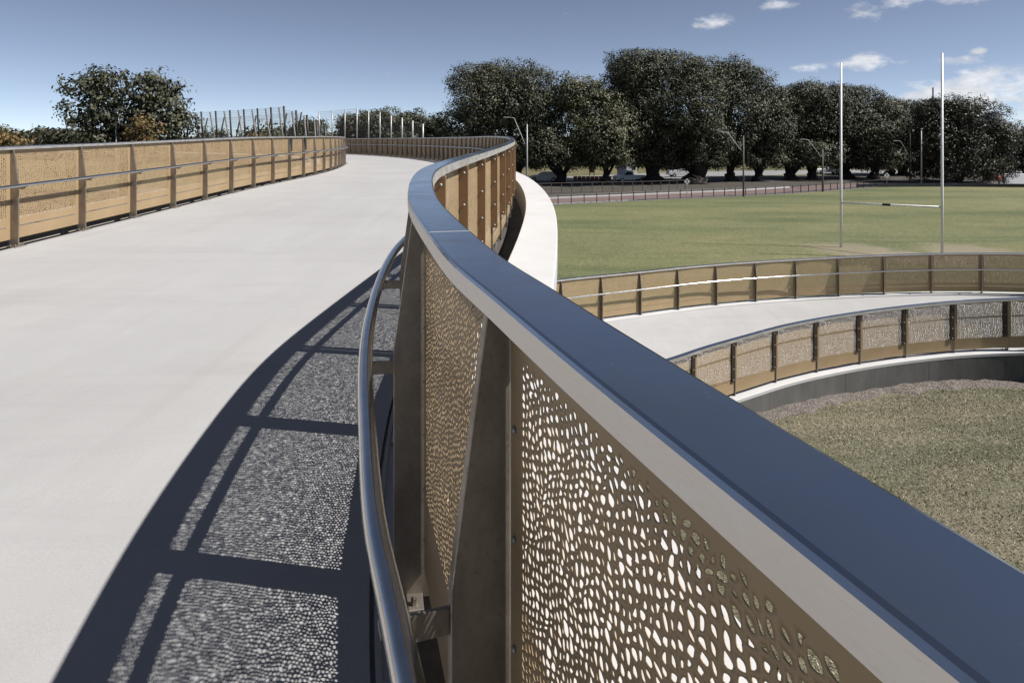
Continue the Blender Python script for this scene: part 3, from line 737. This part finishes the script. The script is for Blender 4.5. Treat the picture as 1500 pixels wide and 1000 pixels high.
tree('fig_tree', 'broad dark fig tree rising right behind the bridge bend and tall lamp', 745, 100,
     [(700, 150, 46, 42), (690, 118, 38, 26), (728, 112, 40, 24), (772, 118, 42, 27), (745, 150, 60, 45), (680, 185, 40, 34), (790, 165, 42, 50), (735, 200, 60, 40), (800, 222, 44, 34), (665, 208, 34, 26), (760, 232, 44, 18), (835, 232, 24, 16)], 1, [(760, .9), (821, .75)], group=FG)
tree('fig_tree', 'rounded paler fig tree with slim leaning trunk left of the white truck', 884, 98,
     [(840, 140, 42, 32), (870, 160, 42, 42), (905, 180, 28, 34), (880, 205, 40, 34), (898, 150, 22, 20), (845, 190, 36, 42), (850, 232, 32, 17), (905, 230, 24, 19), (875, 234, 26, 14)], 2, [(884, .45)], leaf='light_leaf', size=.18, group=FG)
tree('fig_tree', 'tallest fig tree, its massive crown in the middle of the row', 985, 102,
     [(935, 100, 50, 32), (975, 98, 46, 30), (1020, 112, 44, 32), (910, 130, 36, 34), (950, 150, 60, 50), (1010, 155, 60, 48), (920, 185, 42, 44), (975, 205, 54, 42), (1030, 200, 46, 44), (935, 230, 30, 20), (1000, 236, 44, 18), (965, 234, 34, 18), (1040, 234, 26, 16)], 3, [(958, 1.3), (1018, 1.6)], group=FG)
tree('fig_tree', 'fig tree with forked trunk right of the diamond sign', 1078, 106,
     [(1075, 105, 32, 22), (1062, 135, 40, 34), (1105, 125, 34, 28), (1088, 165, 46, 42), (1125, 160, 28, 34), (1070, 205, 40, 38), (1115, 210, 36, 36), (1090, 234, 38, 15), (1060, 232, 28, 15), (1128, 234, 24, 14), (1136, 150, 24, 24), (1142, 190, 26, 34)], 4, [(1072, .8), (1108, .6)], group=FG)
tree('fig_tree', 'fig tree behind the lamp with the leaning arm left of the goal', 1170, 110,
     [(1180, 138, 36, 22), (1150, 155, 34, 28), (1200, 150, 38, 30), (1170, 185, 46, 38), (1210, 185, 36, 36), (1150, 218, 36, 28), (1195, 226, 42, 22), (1160, 236, 34, 13), (1218, 234, 24, 14), (1222, 150, 24, 26), (1225, 190, 24, 34)], 5, [(1157, .9), (1190, .8)], group=FG)
tree('fig_tree', 'fig tree directly behind the left goal upright', 1245, 112,
     [(1235, 145, 34, 24), (1265, 150, 36, 28), (1295, 165, 30, 28), (1245, 180, 40, 38), (1285, 195, 36, 36), (1240, 220, 38, 30), (1275, 228, 38, 24), (1300, 232, 24, 18), (1250, 238, 30, 12), (1308, 172, 24, 20)], 6, [(1240, 1.0), (1278, .8)], group=FG)
tree('fig_tree', 'darker fig tree further back between the goal uprights', 1325, 122,
     [(1320, 165, 32, 22), (1345, 168, 28, 22), (1310, 195, 30, 34), (1335, 205, 34, 34), (1318, 232, 30, 20), (1340, 236, 22, 18), (1355, 172, 24, 18), (1358, 205, 22, 36)], 8, [(1302, .8), (1322, .8)], leaf='dark_leaf', group=FG)
tree('evergreen_tree', 'dense near-black tree with skirts to the ground behind the right upright', 1400, 102,
     [(1385, 166, 40, 26), (1425, 170, 42, 28), (1405, 160, 28, 15), (1368, 168, 26, 18), (1365, 205, 30, 40), (1400, 215, 50, 40), (1445, 205, 36, 36), (1375, 245, 30, 22), (1420, 245, 42, 24), (1462, 238, 28, 30), (1470, 205, 24, 26), (1345, 250, 18, 16)], 9, [(1400, .8)], leaf='dark_leaf', size=.15, per=30, clump=.4, group=FG)
tree('evergreen_tree', 'small dark tree at the right edge of the picture behind the white wall', 1500, 125,
     [(1495, 205, 26, 24), (1520, 210, 30, 26), (1505, 235, 28, 24), (1540, 230, 30, 28)], 10, [(1505, .5)], leaf='dark_leaf', group=FG)
# beyond the bridge on the left
tree('fig_tree', 'spreading dark fig tree rising behind the left balustrade', 190, 62,
     [(125, 128, 34, 26), (160, 125, 34, 26), (125, 165, 32, 28), (165, 165, 36, 36), (215, 128, 34, 28), (245, 150, 34, 34), (225, 172, 40, 36), (262, 185, 28, 28), (180, 200, 46, 26), (140, 205, 40, 24)], 12, [(185, .6)], size=.2, per=15, clump=.4)
tree('flowering_tree', 'small tree with amber coloured leaves in front of the left fig tree', 208, 52,
     [(205, 180, 16, 15), (222, 192, 18, 16), (195, 198, 18, 14), (212, 210, 24, 14)], 13, [(208, .12)], leaf='amber_leaf', size=.15, per=22, clump=.25)
tree('dark_shrub', 'low dark shrub left of the spreading fig tree', 95, 58,
     [(75, 202, 26, 14), (105, 200, 24, 16), (130, 205, 24, 14), (55, 208, 20, 10)], 14, [(95, .15)], leaf='dark_leaf', size=.17, per=18, clump=.3, bushy=True)
tree('flowering_tree', 'yellowish leafy tree top at the far left edge of the picture', 12, 46,
     [(5, 205, 16, 14), (24, 210, 16, 14), (-12, 200, 14, 18)], 15, [(8, .12)], leaf='amber_leaf', size=.15, per=20, clump=.25)
tree('flowering_tree', 'amber tree top just showing above the left balustrade below the leaning poles', 380, 66,
     [(372, 204, 14, 10), (392, 206, 12, 9), (358, 208, 10, 7)], 16, [(378, .12)], leaf='amber_leaf', size=.16, per=20, clump=.25)
BG = 'far trees beyond the mesh screens'
for k, (u, v, w, h) in enumerate([(452, 190, 26, 14), (520, 182, 24, 20), (556, 178, 26, 20), (598, 180, 26, 20), (638, 186, 22, 18)]):
    tree('far_tree', ['low far tree at the left end of the row behind the mesh screens', 'far tree behind the first white screen post', 'highest far tree behind the white screen posts',
         'far tree behind the middle white screen posts', 'far tree between the mesh screens and the big fig'][k], u, 135,
         [(u - w * .4, v, w * .7, h * .9), (u + w * .4, v - 2, w * .7, h), (u, v + 14, w, h), (u - 6, v + 28, w, h)], 30 + k, [(u, .6)], leaf='fig_leaf', size=.26, per=16, clump=.5, group=BG)
# a distant wood that closes the horizon
V = []
for k in range(70):
    x = rng.uniform(-420, 520); y = rng.uniform(260, 420); h_ = rng.uniform(7, 11)
    V.append((Vector((x, y, GZ + h_ * .55)), h_ * 1.0, h_ * .8, h_ * .55))
Vw = leaves(V, 1.2, .9, 1.6, rng)
tag(obj('distant_wood', np_mesh('distant_wood', Vw, np.arange(len(Vw)).reshape(-1, 4), 'fig_leaf')), 'dark wooded horizon far beyond the park', 'wood', kind='stuff')

# ---------------------------------------------------------------- throw screens on the far span
def wire_panel(w, h, pitch=.075, t=.0045):
    b = MB()
    for i in range(int(w / pitch) + 1): x = i * pitch; b.add([(x - t, 0, 0), (x + t, 0, 0), (x + t, 0, h), (x - t, 0, h)], [(0, 1, 2, 3)])
    for i in range(int(h / pitch) + 1): z = i * pitch; b.add([(0, 0.004, z - t), (w, 0.004, z - t), (w, .004, z + t), (0, .004, z + t)], [(0, 1, 2, 3)])
    return b.me('wire_mesh', 'wire')
WIRE = wire_panel(1.0, 1.0, .06, .0026)
def screen(name, label, curve, side, s0, s1, step, h0, h1, lean_out, along, mat, extra, rad=.055, grow=6):
    root = empty(name, curve.at(s0)); tag(root, label, 'mesh screen')
    n = int((s1 - s0) / step); prev = None
    for i in range(n + 1):
        t_ = s0 + i * step; p = curve.at(t_); nn = curve.nrm(t_) * -side; tg = (curve.at(min(curve.L, t_ + .3)) - curve.at(t_ - .3)); tg.z = 0; tg.normalize()
        k = min(1, i / grow); h = h0 + (h1 - h0) * k
        b = p + nn * .12 + Vector((0, 0, .2)); top = p + nn * (.12 + lean_out * h) + tg * along * h + Vector((0, 0, h))
        MB().tube([b, top], rad, 8).build('pole', mat, root, None, True)
        if extra and i > 0:
            ln, mt, hk = extra; e = p + tg * ln * h + nn * (.10 + lean_out * h * .9) + Vector((0, 0, h * hk))
            MB().tube([p + nn * .22 + Vector((0, 0, .2)), e], rad * .85, 8).build('leaning_pole', mt, root, None, True)
        if prev:
            (b0, t0), (b1, t1) = prev, (b, top)
            o = b0.lerp(t0, .33); X = b1.lerp(t1, .33) - o; Z = t0 - o; Y = X.cross(Z).normalized()
            M = Matrix(((X.x, Y.x, Z.x, o.x), (X.y, Y.y, Z.y, o.y), (X.z, Y.z, Z.z, o.z), (0, 0, 0, 1)))
            obj('wire_mesh', WIRE, root, M)
        prev = (b, top)
    return root
sr = RC.s_at_y(46.5, 10)
screen('mesh_screen', 'wire mesh screen on pale upright posts along the right side of the far span', RC, 1, sr, sr + 27, 2.75, 2.35, 4.1, .0, 0, 'screen_pale', None, .06)
screen('mesh_screen', 'wire mesh screen on dark poles leaning right, seen behind the crossing poles', RC, 1, sr + 29.5, RC.L - 12, 2.9, 4.1, 3.7, .0, -.30, 'screen_dark', None, .08, 9)
sl = LC.s_at_y(44.0, 10)
screen('mesh_screen', 'wire mesh screen on crossing dark and pale poles along the far span', LC, -1, sl, LC.L - 17, 2.5, 2.2, 3.85, .03, .06, 'screen_dark', (.34, 'screen_mid', .98), .078, 4)

# ---------------------------------------------------------------- park edge: fences, lamps, signs
def park_fence(name, label, pts, step, h, mat, rails):
    c = Curve([(p.x, p.y, p.z) for p in pts]); root = empty(name, pts[0]); tag(root, label, 'fence')
    PO = MB().box(-.04, .04, -.04, .04, -.05, h, bev=.006).me('post', mat)
    n = int(c.L / step)
    for i in range(n + 1): obj('post', PO, root, Matrix.Translation(c.at(i * step)))
    for z in rails: MB().tube([c.at(t_) + Vector((0, 0, z)) for t_ in np.linspace(0, n * step, n + 1)], .022, 6).build('rail', mat, root)
    return root
fp = [Vector((-26, 54.5, GZ)), Vector((-10, 62.3, GZ)), Vector((4.3, 69.2, GZ)), Vector((13.9, 73.8, GZ)), Vector((23.2, 77.9, GZ)), Vector((32.9, 82.4, GZ)), Vector((44.8, 90.0, GZ)), Vector((52, 94.6, GZ))]
park_fence('rail_fence', 'low dark post and rail fence along the far edge of the field', fp, 1.55, .95, 'dark_paint', (.92, .5, .12))
fq = [gnd(700, 287) , gnd(832, 282.5), gnd(900, 281), gnd(960, 279.5), gnd(1012, 277)]
park_fence('rail_fence', 'second rail fence behind the red footpath under the fig trees', fq, 1.35, 1.25, 'timber_pole', (1.22, .65, .15))
# low dark retaining edge at the right end of the field
le_ = Curve([(47, 93.2, GZ), (60, 94, GZ), (75, 92, GZ), (100, 90, GZ)])
v, f = sweep(le_, [(0, 0), (0, .45), (-.3, .45), (-.3, 0)], np.linspace(0, le_.L, 20), 1, False)
tag(obj('low_wall', mesh('low_wall', v, f, 'dark_paint')), 'long low dark edging wall at the right far end of the field', 'wall')

def lamp(label, u, vb, vt, arm=None, mat='timber_pole', d=None, rad=.11, cap=False):
    b = gnd(u, vb) if d is None else Vector(((u - 750) / F * d, d, GZ)); top = px(u, vt, b.y)
    root = empty('lamp_post', b); tag(root, label, 'lamp post')
    MB().tube([b - Vector((0, 0, .1)), b.lerp(top, .5), top], [rad, rad * .85, rad * .65], 10).build('pole', mat, root, None, True)
    if arm:
        (u1, v1), (u2, v2) = arm; p = px(u1, v1, b.y); q = px(u2, v2, b.y); e = q + Vector((-.55, 0, .06))
        a = MB().tube([Vector((b.x, b.y, p.z - .15)), p, q, q.lerp(e, .5), e], [.035, .035, .032, .032, .03], 8).build('arm', 'lamp_grey', root, None, True)
        MB().box(e.x - .5, e.x + .1, e.y - .11, e.y + .11, e.z - .06, e.z + .06, bev=.02).build('lamp_head', 'lamp_grey', root)
    if cap: MB().box(top.x - .12, top.x + .2, top.y - .12, top.y + .12, top.z - .02, top.z + .16, bev=.03).build('lamp_head', 'lamp_grey', root)
    return root
lamp('slim grey lamp post with bent arm just right of the bridge bend', 772, 0, 182, ((768.5, 210), (753, 173)), 'lamp_grey', 68, .10)
lamp('timber lamp post with long leaning arm on the field edge, left of the goal', 1089, 288, 199, ((1086, 221), (1066, 194)))
lamp('shorter timber lamp post with leaning arm near the left goal upright', 1205, 281, 219, ((1202, 229), (1184, 205)))
lamp('dark lamp post in the shade midway between the goal uprights', 1333, 270, 195, ((1331, 226), (1319, 207)), 'bark')
lamp('plain pale pole close to the right goal upright', 1349.5, 270.5, 190, None, 'lamp_grey', cap=True)
lamp('thin pale mast standing before the left fig tree', 170, 0, 164, None, 'lamp_grey', 60, .09, cap=True)

def diamond(label, u, vb, vc, r_):
    b = gnd(u, vb); c = px(u, vc, b.y); k = r_ / F * b.y
    root = empty('warning_sign', b); tag(root, label, 'road sign')
    MB().tube([b, c + Vector((0, .03, k))], .035, 8).build('pole', 'lamp_grey', root)
    s = MB(); v = [(-k, 0, 0), (0, 0, -k), (k, 0, 0), (0, 0, k)]; v2 = [(x, .02, z) for x, y, z in v]
    s.add(v + v2, [(0, 1, 2, 3), (7, 6, 5, 4), (0, 4, 5, 1), (1, 5, 6, 2), (2, 6, 7, 3), (3, 7, 4, 0)])
    pl = s.build('plate', 'sign_white', root, Matrix.Translation(c - Vector((0, .02, 0))))
    sy = MB(); y = -.006; sy.add([(-.12 * k, y, -.5 * k), (.12 * k, y, -.5 * k), (.12 * k, y, .2 * k), (-.12 * k, y, .2 * k)], [(0, 1, 2, 3)]); sy.add([(-.3 * k, y - .001, .18 * k), (.3 * k, y - .001, .18 * k), (0, y - .001, .62 * k)], [(0, 1, 2)])
    sy.build('symbol', 'dark_paint', pl, Matrix.Translation(c - Vector((0, .02, 0))))
    return root
s1 = diamond('white diamond warning sign at the fence below the tallest fig', 1006.5, 291, 266, 4.6)
diamond('white diamond warning sign between the goal uprights', 1299, 272, 257, 4.2)

# ---------------------------------------------------------------- vehicles and clutter beneath the trees
def vehicle(label, cat, name, u, vb, rz, kind, paint='white_paint', L=4.9):
    b = gnd(u, vb, GZ + .006); M0 = Matrix.Translation(b) @ Matrix.Rotation(rz, 4, 'Z')
    root = empty(name, b); root.matrix_world = M0; WM[root.as_pointer()] = M0; tag(root, label, cat)
    W = .88
    if kind == 'ute': prof = [(-2.45, .45), (-2.45, 1.0), (-.35, 1.02), (-.25, 1.72), (.75, 1.74), (1.35, 1.1), (2.3, .98), (2.45, .75), (2.45, .4)]; win = [(-.12, 1.1), (-.06, 1.6), (.68, 1.62), (1.12, 1.1)]
    elif kind == 'van': prof = [(-2.4, .4), (-2.42, 1.9), (-2.3, 2.02), (1.2, 2.0), (1.75, 1.25), (2.35, 1.05), (2.45, .8), (2.45, .38)]; win = [(.45, 1.2), (.45, 1.8), (1.12, 1.8), (1.55, 1.2)]
    else: prof = [(-2.25, .38), (-2.3, .85), (-1.9, .98), (-1.35, 1.45), (.3, 1.47), (1.05, .98), (2.1, .85), (2.25, .62), (2.25, .34)]; win = [(-1.35, 1.0), (-1.1, 1.36), (.22, 1.38), (.75, 1.0)]
    k = len(prof); bm = bmesh.new()
    vs = [bm.verts.new((x, s * (W if z < 1.1 else W * .84), z)) for s in (-1, 1) for x, z in prof]
    bm.faces.new(vs[:k][::-1]); bm.faces.new(vs[k:])
    for i in range(k): bm.faces.new([vs[i], vs[(i + 1) % k], vs[k + (i + 1) % k], vs[k + i]])
    bmesh.ops.recalc_face_normals(bm, faces=bm.faces); bmesh.ops.bevel(bm, geom=list(bm.edges), offset=.05, segments=2, affect='EDGES')
    me = bpy.data.meshes.new('body'); bm.to_mesh(me); bm.free(); me.materials.append(MATS[paint]); obj('body', me, root, M0)
    for s in (-1, 1):
        yy = [s * (W * (.99 if z < 1.15 else .852) + .006) for x, z in win]
        obj('side_window', mesh('side_window', [(x, y, z) for (x, z), y in zip(win, yy)], [(0, 1, 2, 3)], 'glass_dark'), root, M0)
        for x in (-1.45, 1.5):
            w = MB().tube([(x, s * (W - .16), .33), (x, s * (W + .02), .33)], .33, 16).build('wheel', 'rubber', root, M0)
            MB().tube([(x, s * (W + .0), .33), (x, s * (W + .03), .33)], .19, 12).build('rim', 'galvanised', w, M0)
        MB().box(2.38, 2.47, s * .62 - .16, s * .62 + .16, .68, .84, bev=.02).build('headlight', 'sign_white', root, M0)
    x0, z0 = win[2]; x1, z1 = win[3]
    obj('windscreen', mesh('windscreen', [(x0 + .16, -W * .74, z0 + .03), (x0 + .16, W * .74, z0 + .03), (x1 + .22, W * .8, z1 + .03), (x1 + .22, -W * .8, z1 + .03)], [(0, 1, 2, 3)], 'glass_dark'), root, M0)
    return root
vehicle('white pickup parked in front of the white site hut', 'pickup', 'pickup_truck', 923, 266.5, R(188), 'ute')
vehicle('white car half hidden by the bridge ledge under the fig trees', 'car', 'parked_car', 797, 265.5, R(175), 'car')
vehicle('pale van in the sun beyond the diamond sign', 'van', 'parked_van', 998, 259, R(186), 'van', 'tower_white')
vehicle('white car parked beyond the trees next to the left goal upright', 'car', 'parked_car', 1212, 255, R(180), 'car')
b = gnd(918, 260, GZ + .006)
hut = empty('site_hut', b); tag(hut, 'white site hut with a dark blue end wall behind the pickup', 'hut')
k = b.y / F
MB().box(b.x - .2 * k, b.x + 15 * k, b.y, b.y + 2.4, b.z, b.z + 18 * k, bev=.03).build('wall', 'white_paint', hut)
MB().box(b.x - 11 * k, b.x - .3 * k, b.y - .05, b.y + 2.35, b.z, b.z + 17 * k, bev=.02).build('end_wall', 'blue_grey', hut)
MB().box(b.x + 9 * k, b.x + 13 * k, b.y - .03, b.y + .02, b.z + 12 * k, b.z + 15 * k).build('window', 'glass_dark', hut)
b = gnd(868, 264, GZ + .006); k = b.y / F
bar = empty('safety_barrier', b); tag(bar, 'long orange safety barrier on the ground under the paler fig', 'barrier')
for i in range(9): MB().box(b.x + (-28 + 6.2 * i) * k, b.x + (-28 + 6.2 * i + 5.6) * k, b.y - .15, b.y + .15, b.z, b.z + .62, bev=.05).build('barrier_unit', 'orange_plastic', bar)
b = gnd(867, 262, GZ + .006); k = b.y / F
bd = empty('notice_board', b); tag(bd, 'red-brown notice board on two legs above the orange barrier', 'sign')
MB().box(b.x - 4 * k, b.x + 4 * k, b.y - .04, b.y + .04, b.z + 9 * k, b.z + 18 * k, bev=.01).build('board', 'red_paint', bd)
for s in (-1, 1): MB().box(b.x + s * 3.2 * k - .05, b.x + s * 3.2 * k + .05, b.y + .05, b.y + .13, b.z, b.z + 17 * k).build('leg', 'timber_pole', bd)
# low buildings beyond
def building(name, label, u0, u1, v0, d, mat, depth=14, roof='tower_white', wins=0):
    x0 = (u0 - 750) / F * d; x1 = (u1 - 750) / F * d; z1 = EYE + (200 - v0) / F * d
    root = empty(name, Vector(((x0 + x1) / 2, d, GZ))); tag(root, label, 'building')
    MB().box(x0, x1, d, d + depth, GZ, z1).build('wall', mat, root)
    MB().box(x0 - .3, x1 + .3, d - .3, d + depth + .3, z1 + .002, z1 + .35).build('roof', roof, root)
    for i in range(wins):
        w = (x1 - x0) / wins; xx = x0 + w * (i + .3)
        MB().box(xx, xx + w * .42, d - .04, d - .004, GZ + (z1 - GZ) * .35, GZ + (z1 - GZ) * .75).build('window', 'glass_dark', root)
    return root
building('pavilion', 'long cream pavilion glimpsed under the figs left of the hut', 790, 905, 236, 185, 'cream_wall', wins=8)
building('pavilion', 'pale pavilion glimpsed under the figs around the diamond sign', 960, 1090, 238, 190, 'cream_wall', wins=9)
building('pavilion', 'long white low building glimpsed under the figs beside the goal', 1130, 1330, 243, 180, 'tower_white', wins=12)
b = gnd(1480, 268)
MB().box(b.x - 1, b.x + 16, b.y, b.y + .4, GZ, GZ + 1.35, bev=.03).build('white_wall', 'white_paint'); o = bpy.data.objects['white_wall']; tag(o, 'low white wall at the right edge of the field', 'wall')
b = gnd(1470, 266)
sh = empty('brick_shed', b); tag(sh, 'small red brick shed beside the low white wall', 'shed')
MB().box(b.x - 1.2, b.x + .8, b.y + 1, b.y + 3, GZ, GZ + 1.5).build('wall', 'brick_red', sh); MB().box(b.x - 1.4, b.x + 1.0, b.y + .8, b.y + 3.2, GZ + 1.502, GZ + 1.62).build('roof', 'dark_paint', sh)
sheet('forecourt', [(60, 94.5), (110, 90), (110, 104), (66, 103)], GZ + .02, 'pale_road')

# two people walking at the far right corner of the field
def person(label, u, vb, seed, shirt, trousers):
    r = random.Random(seed); b = gnd(u, vb, GZ + .02); root = empty('person', b); tag(root, label, 'person', 'walkers at the far corner')
    J = {'pel': (0, 0, .95), 'che': (0, .02, 1.3), 'neck': (0, .02, 1.47), 'head': (0, 0, 1.58), 'top': (0, 0, 1.7),
         'hl': (-.1, 0, .9), 'kl': (-.11, -.14, .5), 'al': (-.11, -.1, .08), 'tl': (-.11, -.24, .04), 'hr': (.1, 0, .9), 'kr': (.11, .05, .5), 'ar': (.11, .26, .1), 'tr': (.11, .16, .04),
         'sl': (-.19, .02, 1.4), 'el': (-.25, .06, 1.13), 'wl': (-.24, -.06, .9), 'fl': (-.23, -.1, .8), 'sr': (.19, .02, 1.4), 'er': (.25, .0, 1.13), 'wr': (.25, -.12, .92), 'fr': (.24, -.16, .83)}
    E = [('pel', 'che'), ('che', 'neck'), ('neck', 'head'), ('head', 'top'), ('pel', 'hl'), ('hl', 'kl'), ('kl', 'al'), ('al', 'tl'), ('pel', 'hr'), ('hr', 'kr'), ('kr', 'ar'), ('ar', 'tr'),
         ('che', 'sl'), ('sl', 'el'), ('el', 'wl'), ('wl', 'fl'), ('che', 'sr'), ('sr', 'er'), ('er', 'wr'), ('wr', 'fr')]
    rad = {'pel': .14, 'che': .15, 'neck': .055, 'head': .095, 'top': .06, 'hl': .09, 'hr': .09, 'kl': .062, 'kr': .062, 'al': .045, 'ar': .045, 'tl': .035, 'tr': .035, 'sl': .06, 'sr': .06, 'el': .042, 'er': .042, 'wl': .03, 'wr': .03, 'fl': .03, 'fr': .03}
    ks = list(J)
    def skin(name, keys, grow, mat, parent):
        me = bpy.data.meshes.new(name); ix = {k: i for i, k in enumerate(keys)}
        me.from_pydata([J[k] for k in keys], [(ix[a], ix[c]) for a, c in E if a in ix and c in ix], []); me.materials.append(MATS[mat])
        o = obj(name, me, parent, Matrix.Translation(b) @ Matrix.Rotation(r.uniform(-.6, .6), 4, 'Z') if False else Matrix.Translation(b))
        m = o.modifiers.new('Skin', 'SKIN'); o.modifiers.new('Sub', 'SUBSURF').render_levels = 1
        if not me.skin_vertices: bpy.context.view_layer.objects.active = o
        sv = me.skin_vertices[0].data if me.skin_vertices else None
        if sv:
            for i, k in enumerate(keys): q = rad[k] * grow; sv[i].radius = (q, q); sv[i].use_root = (i == 0)
        return o
    body = skin('body', ks, 1, 'skin', root)
    skin('shirt', ['che', 'pel', 'sl', 'el', 'sr', 'er'], 1.18, shirt, root)
    skin('trousers', ['pel', 'hl', 'kl', 'al', 'hr', 'kr', 'ar'], 1.25, trousers, root)
    h = MB().dome((0, .015, 1.64), .11, (0, .25, 1), .12).build('hair', 'hair', root, Matrix.Translation(b), True)
    return root
person('person in a red top walking, left of the pair by the shed', 1463.5, 273, 1, 'red_cloth', 'dark_cloth')
person('person in dark clothes walking, right of the pair by the shed', 1471, 272.7, 2, 'dark_cloth', 'dark_cloth')

# ---------------------------------------------------------------- city beyond the trees
def tower(label, u, d, parts):
    root = empty('city_tower', Vector(((u - 750) / F * d, d, GZ))); tag(root, label, 'tower', 'city skyline')
    for name, u0, u1, v0, v1, mat, dd in parts:
        p = px(u0, v0, d); q = px(u1, v1, d); MB().box(p.x, q.x, d + dd, d + dd + abs(q.x - p.x) * 1.0 + 4, q.z, p.z).build(name, mat, root)
    return root
tower('city tower with a thin mast peeping over the dark trees', 1369, 1500, [('shaft', 1365, 1373, 149, 210, 'tower_white', 0), ('crown', 1361, 1378, 146, 148.8, 'tower_blue', -4), ('mast', 1369, 1369.6, 128, 145.8, 'tower_white', 4)])
rt = tower('city tower with a pointed blue roof above the trees', 1432, 1500, [('shaft', 1427, 1436, 160, 210, 'tower_white', 0)])
p = px(1427, 160, 1500); q = px(1436, 152, 1500)
obj('roof', mesh('roof', [(p.x, 1500, p.z + .01), (q.x, 1500, p.z + .01), (q.x, 1500, q.z), (p.x, 1514, p.z + .01), (q.x, 1514, p.z + .01), (q.x, 1514, q.z)], [(0, 1, 2), (5, 4, 3), (0, 2, 5, 3), (1, 4, 5, 2)], 'tower_blue'), rt)
tower('stepped white city block at the right above the trees', 1465, 1500, [('block', 1454, 1474, 174, 215, 'tower_white', 0), ('setback', 1459, 1469, 168, 173.9, 'tower_white', 3), ('plant_room', 1462, 1466, 164, 167.9, 'tower_blue', 5), ('wing', 1450, 1453.8, 166, 215, 'tower_blue', 6), ('wing', 1474.2, 1486, 178, 215, 'tower_white', 6)])
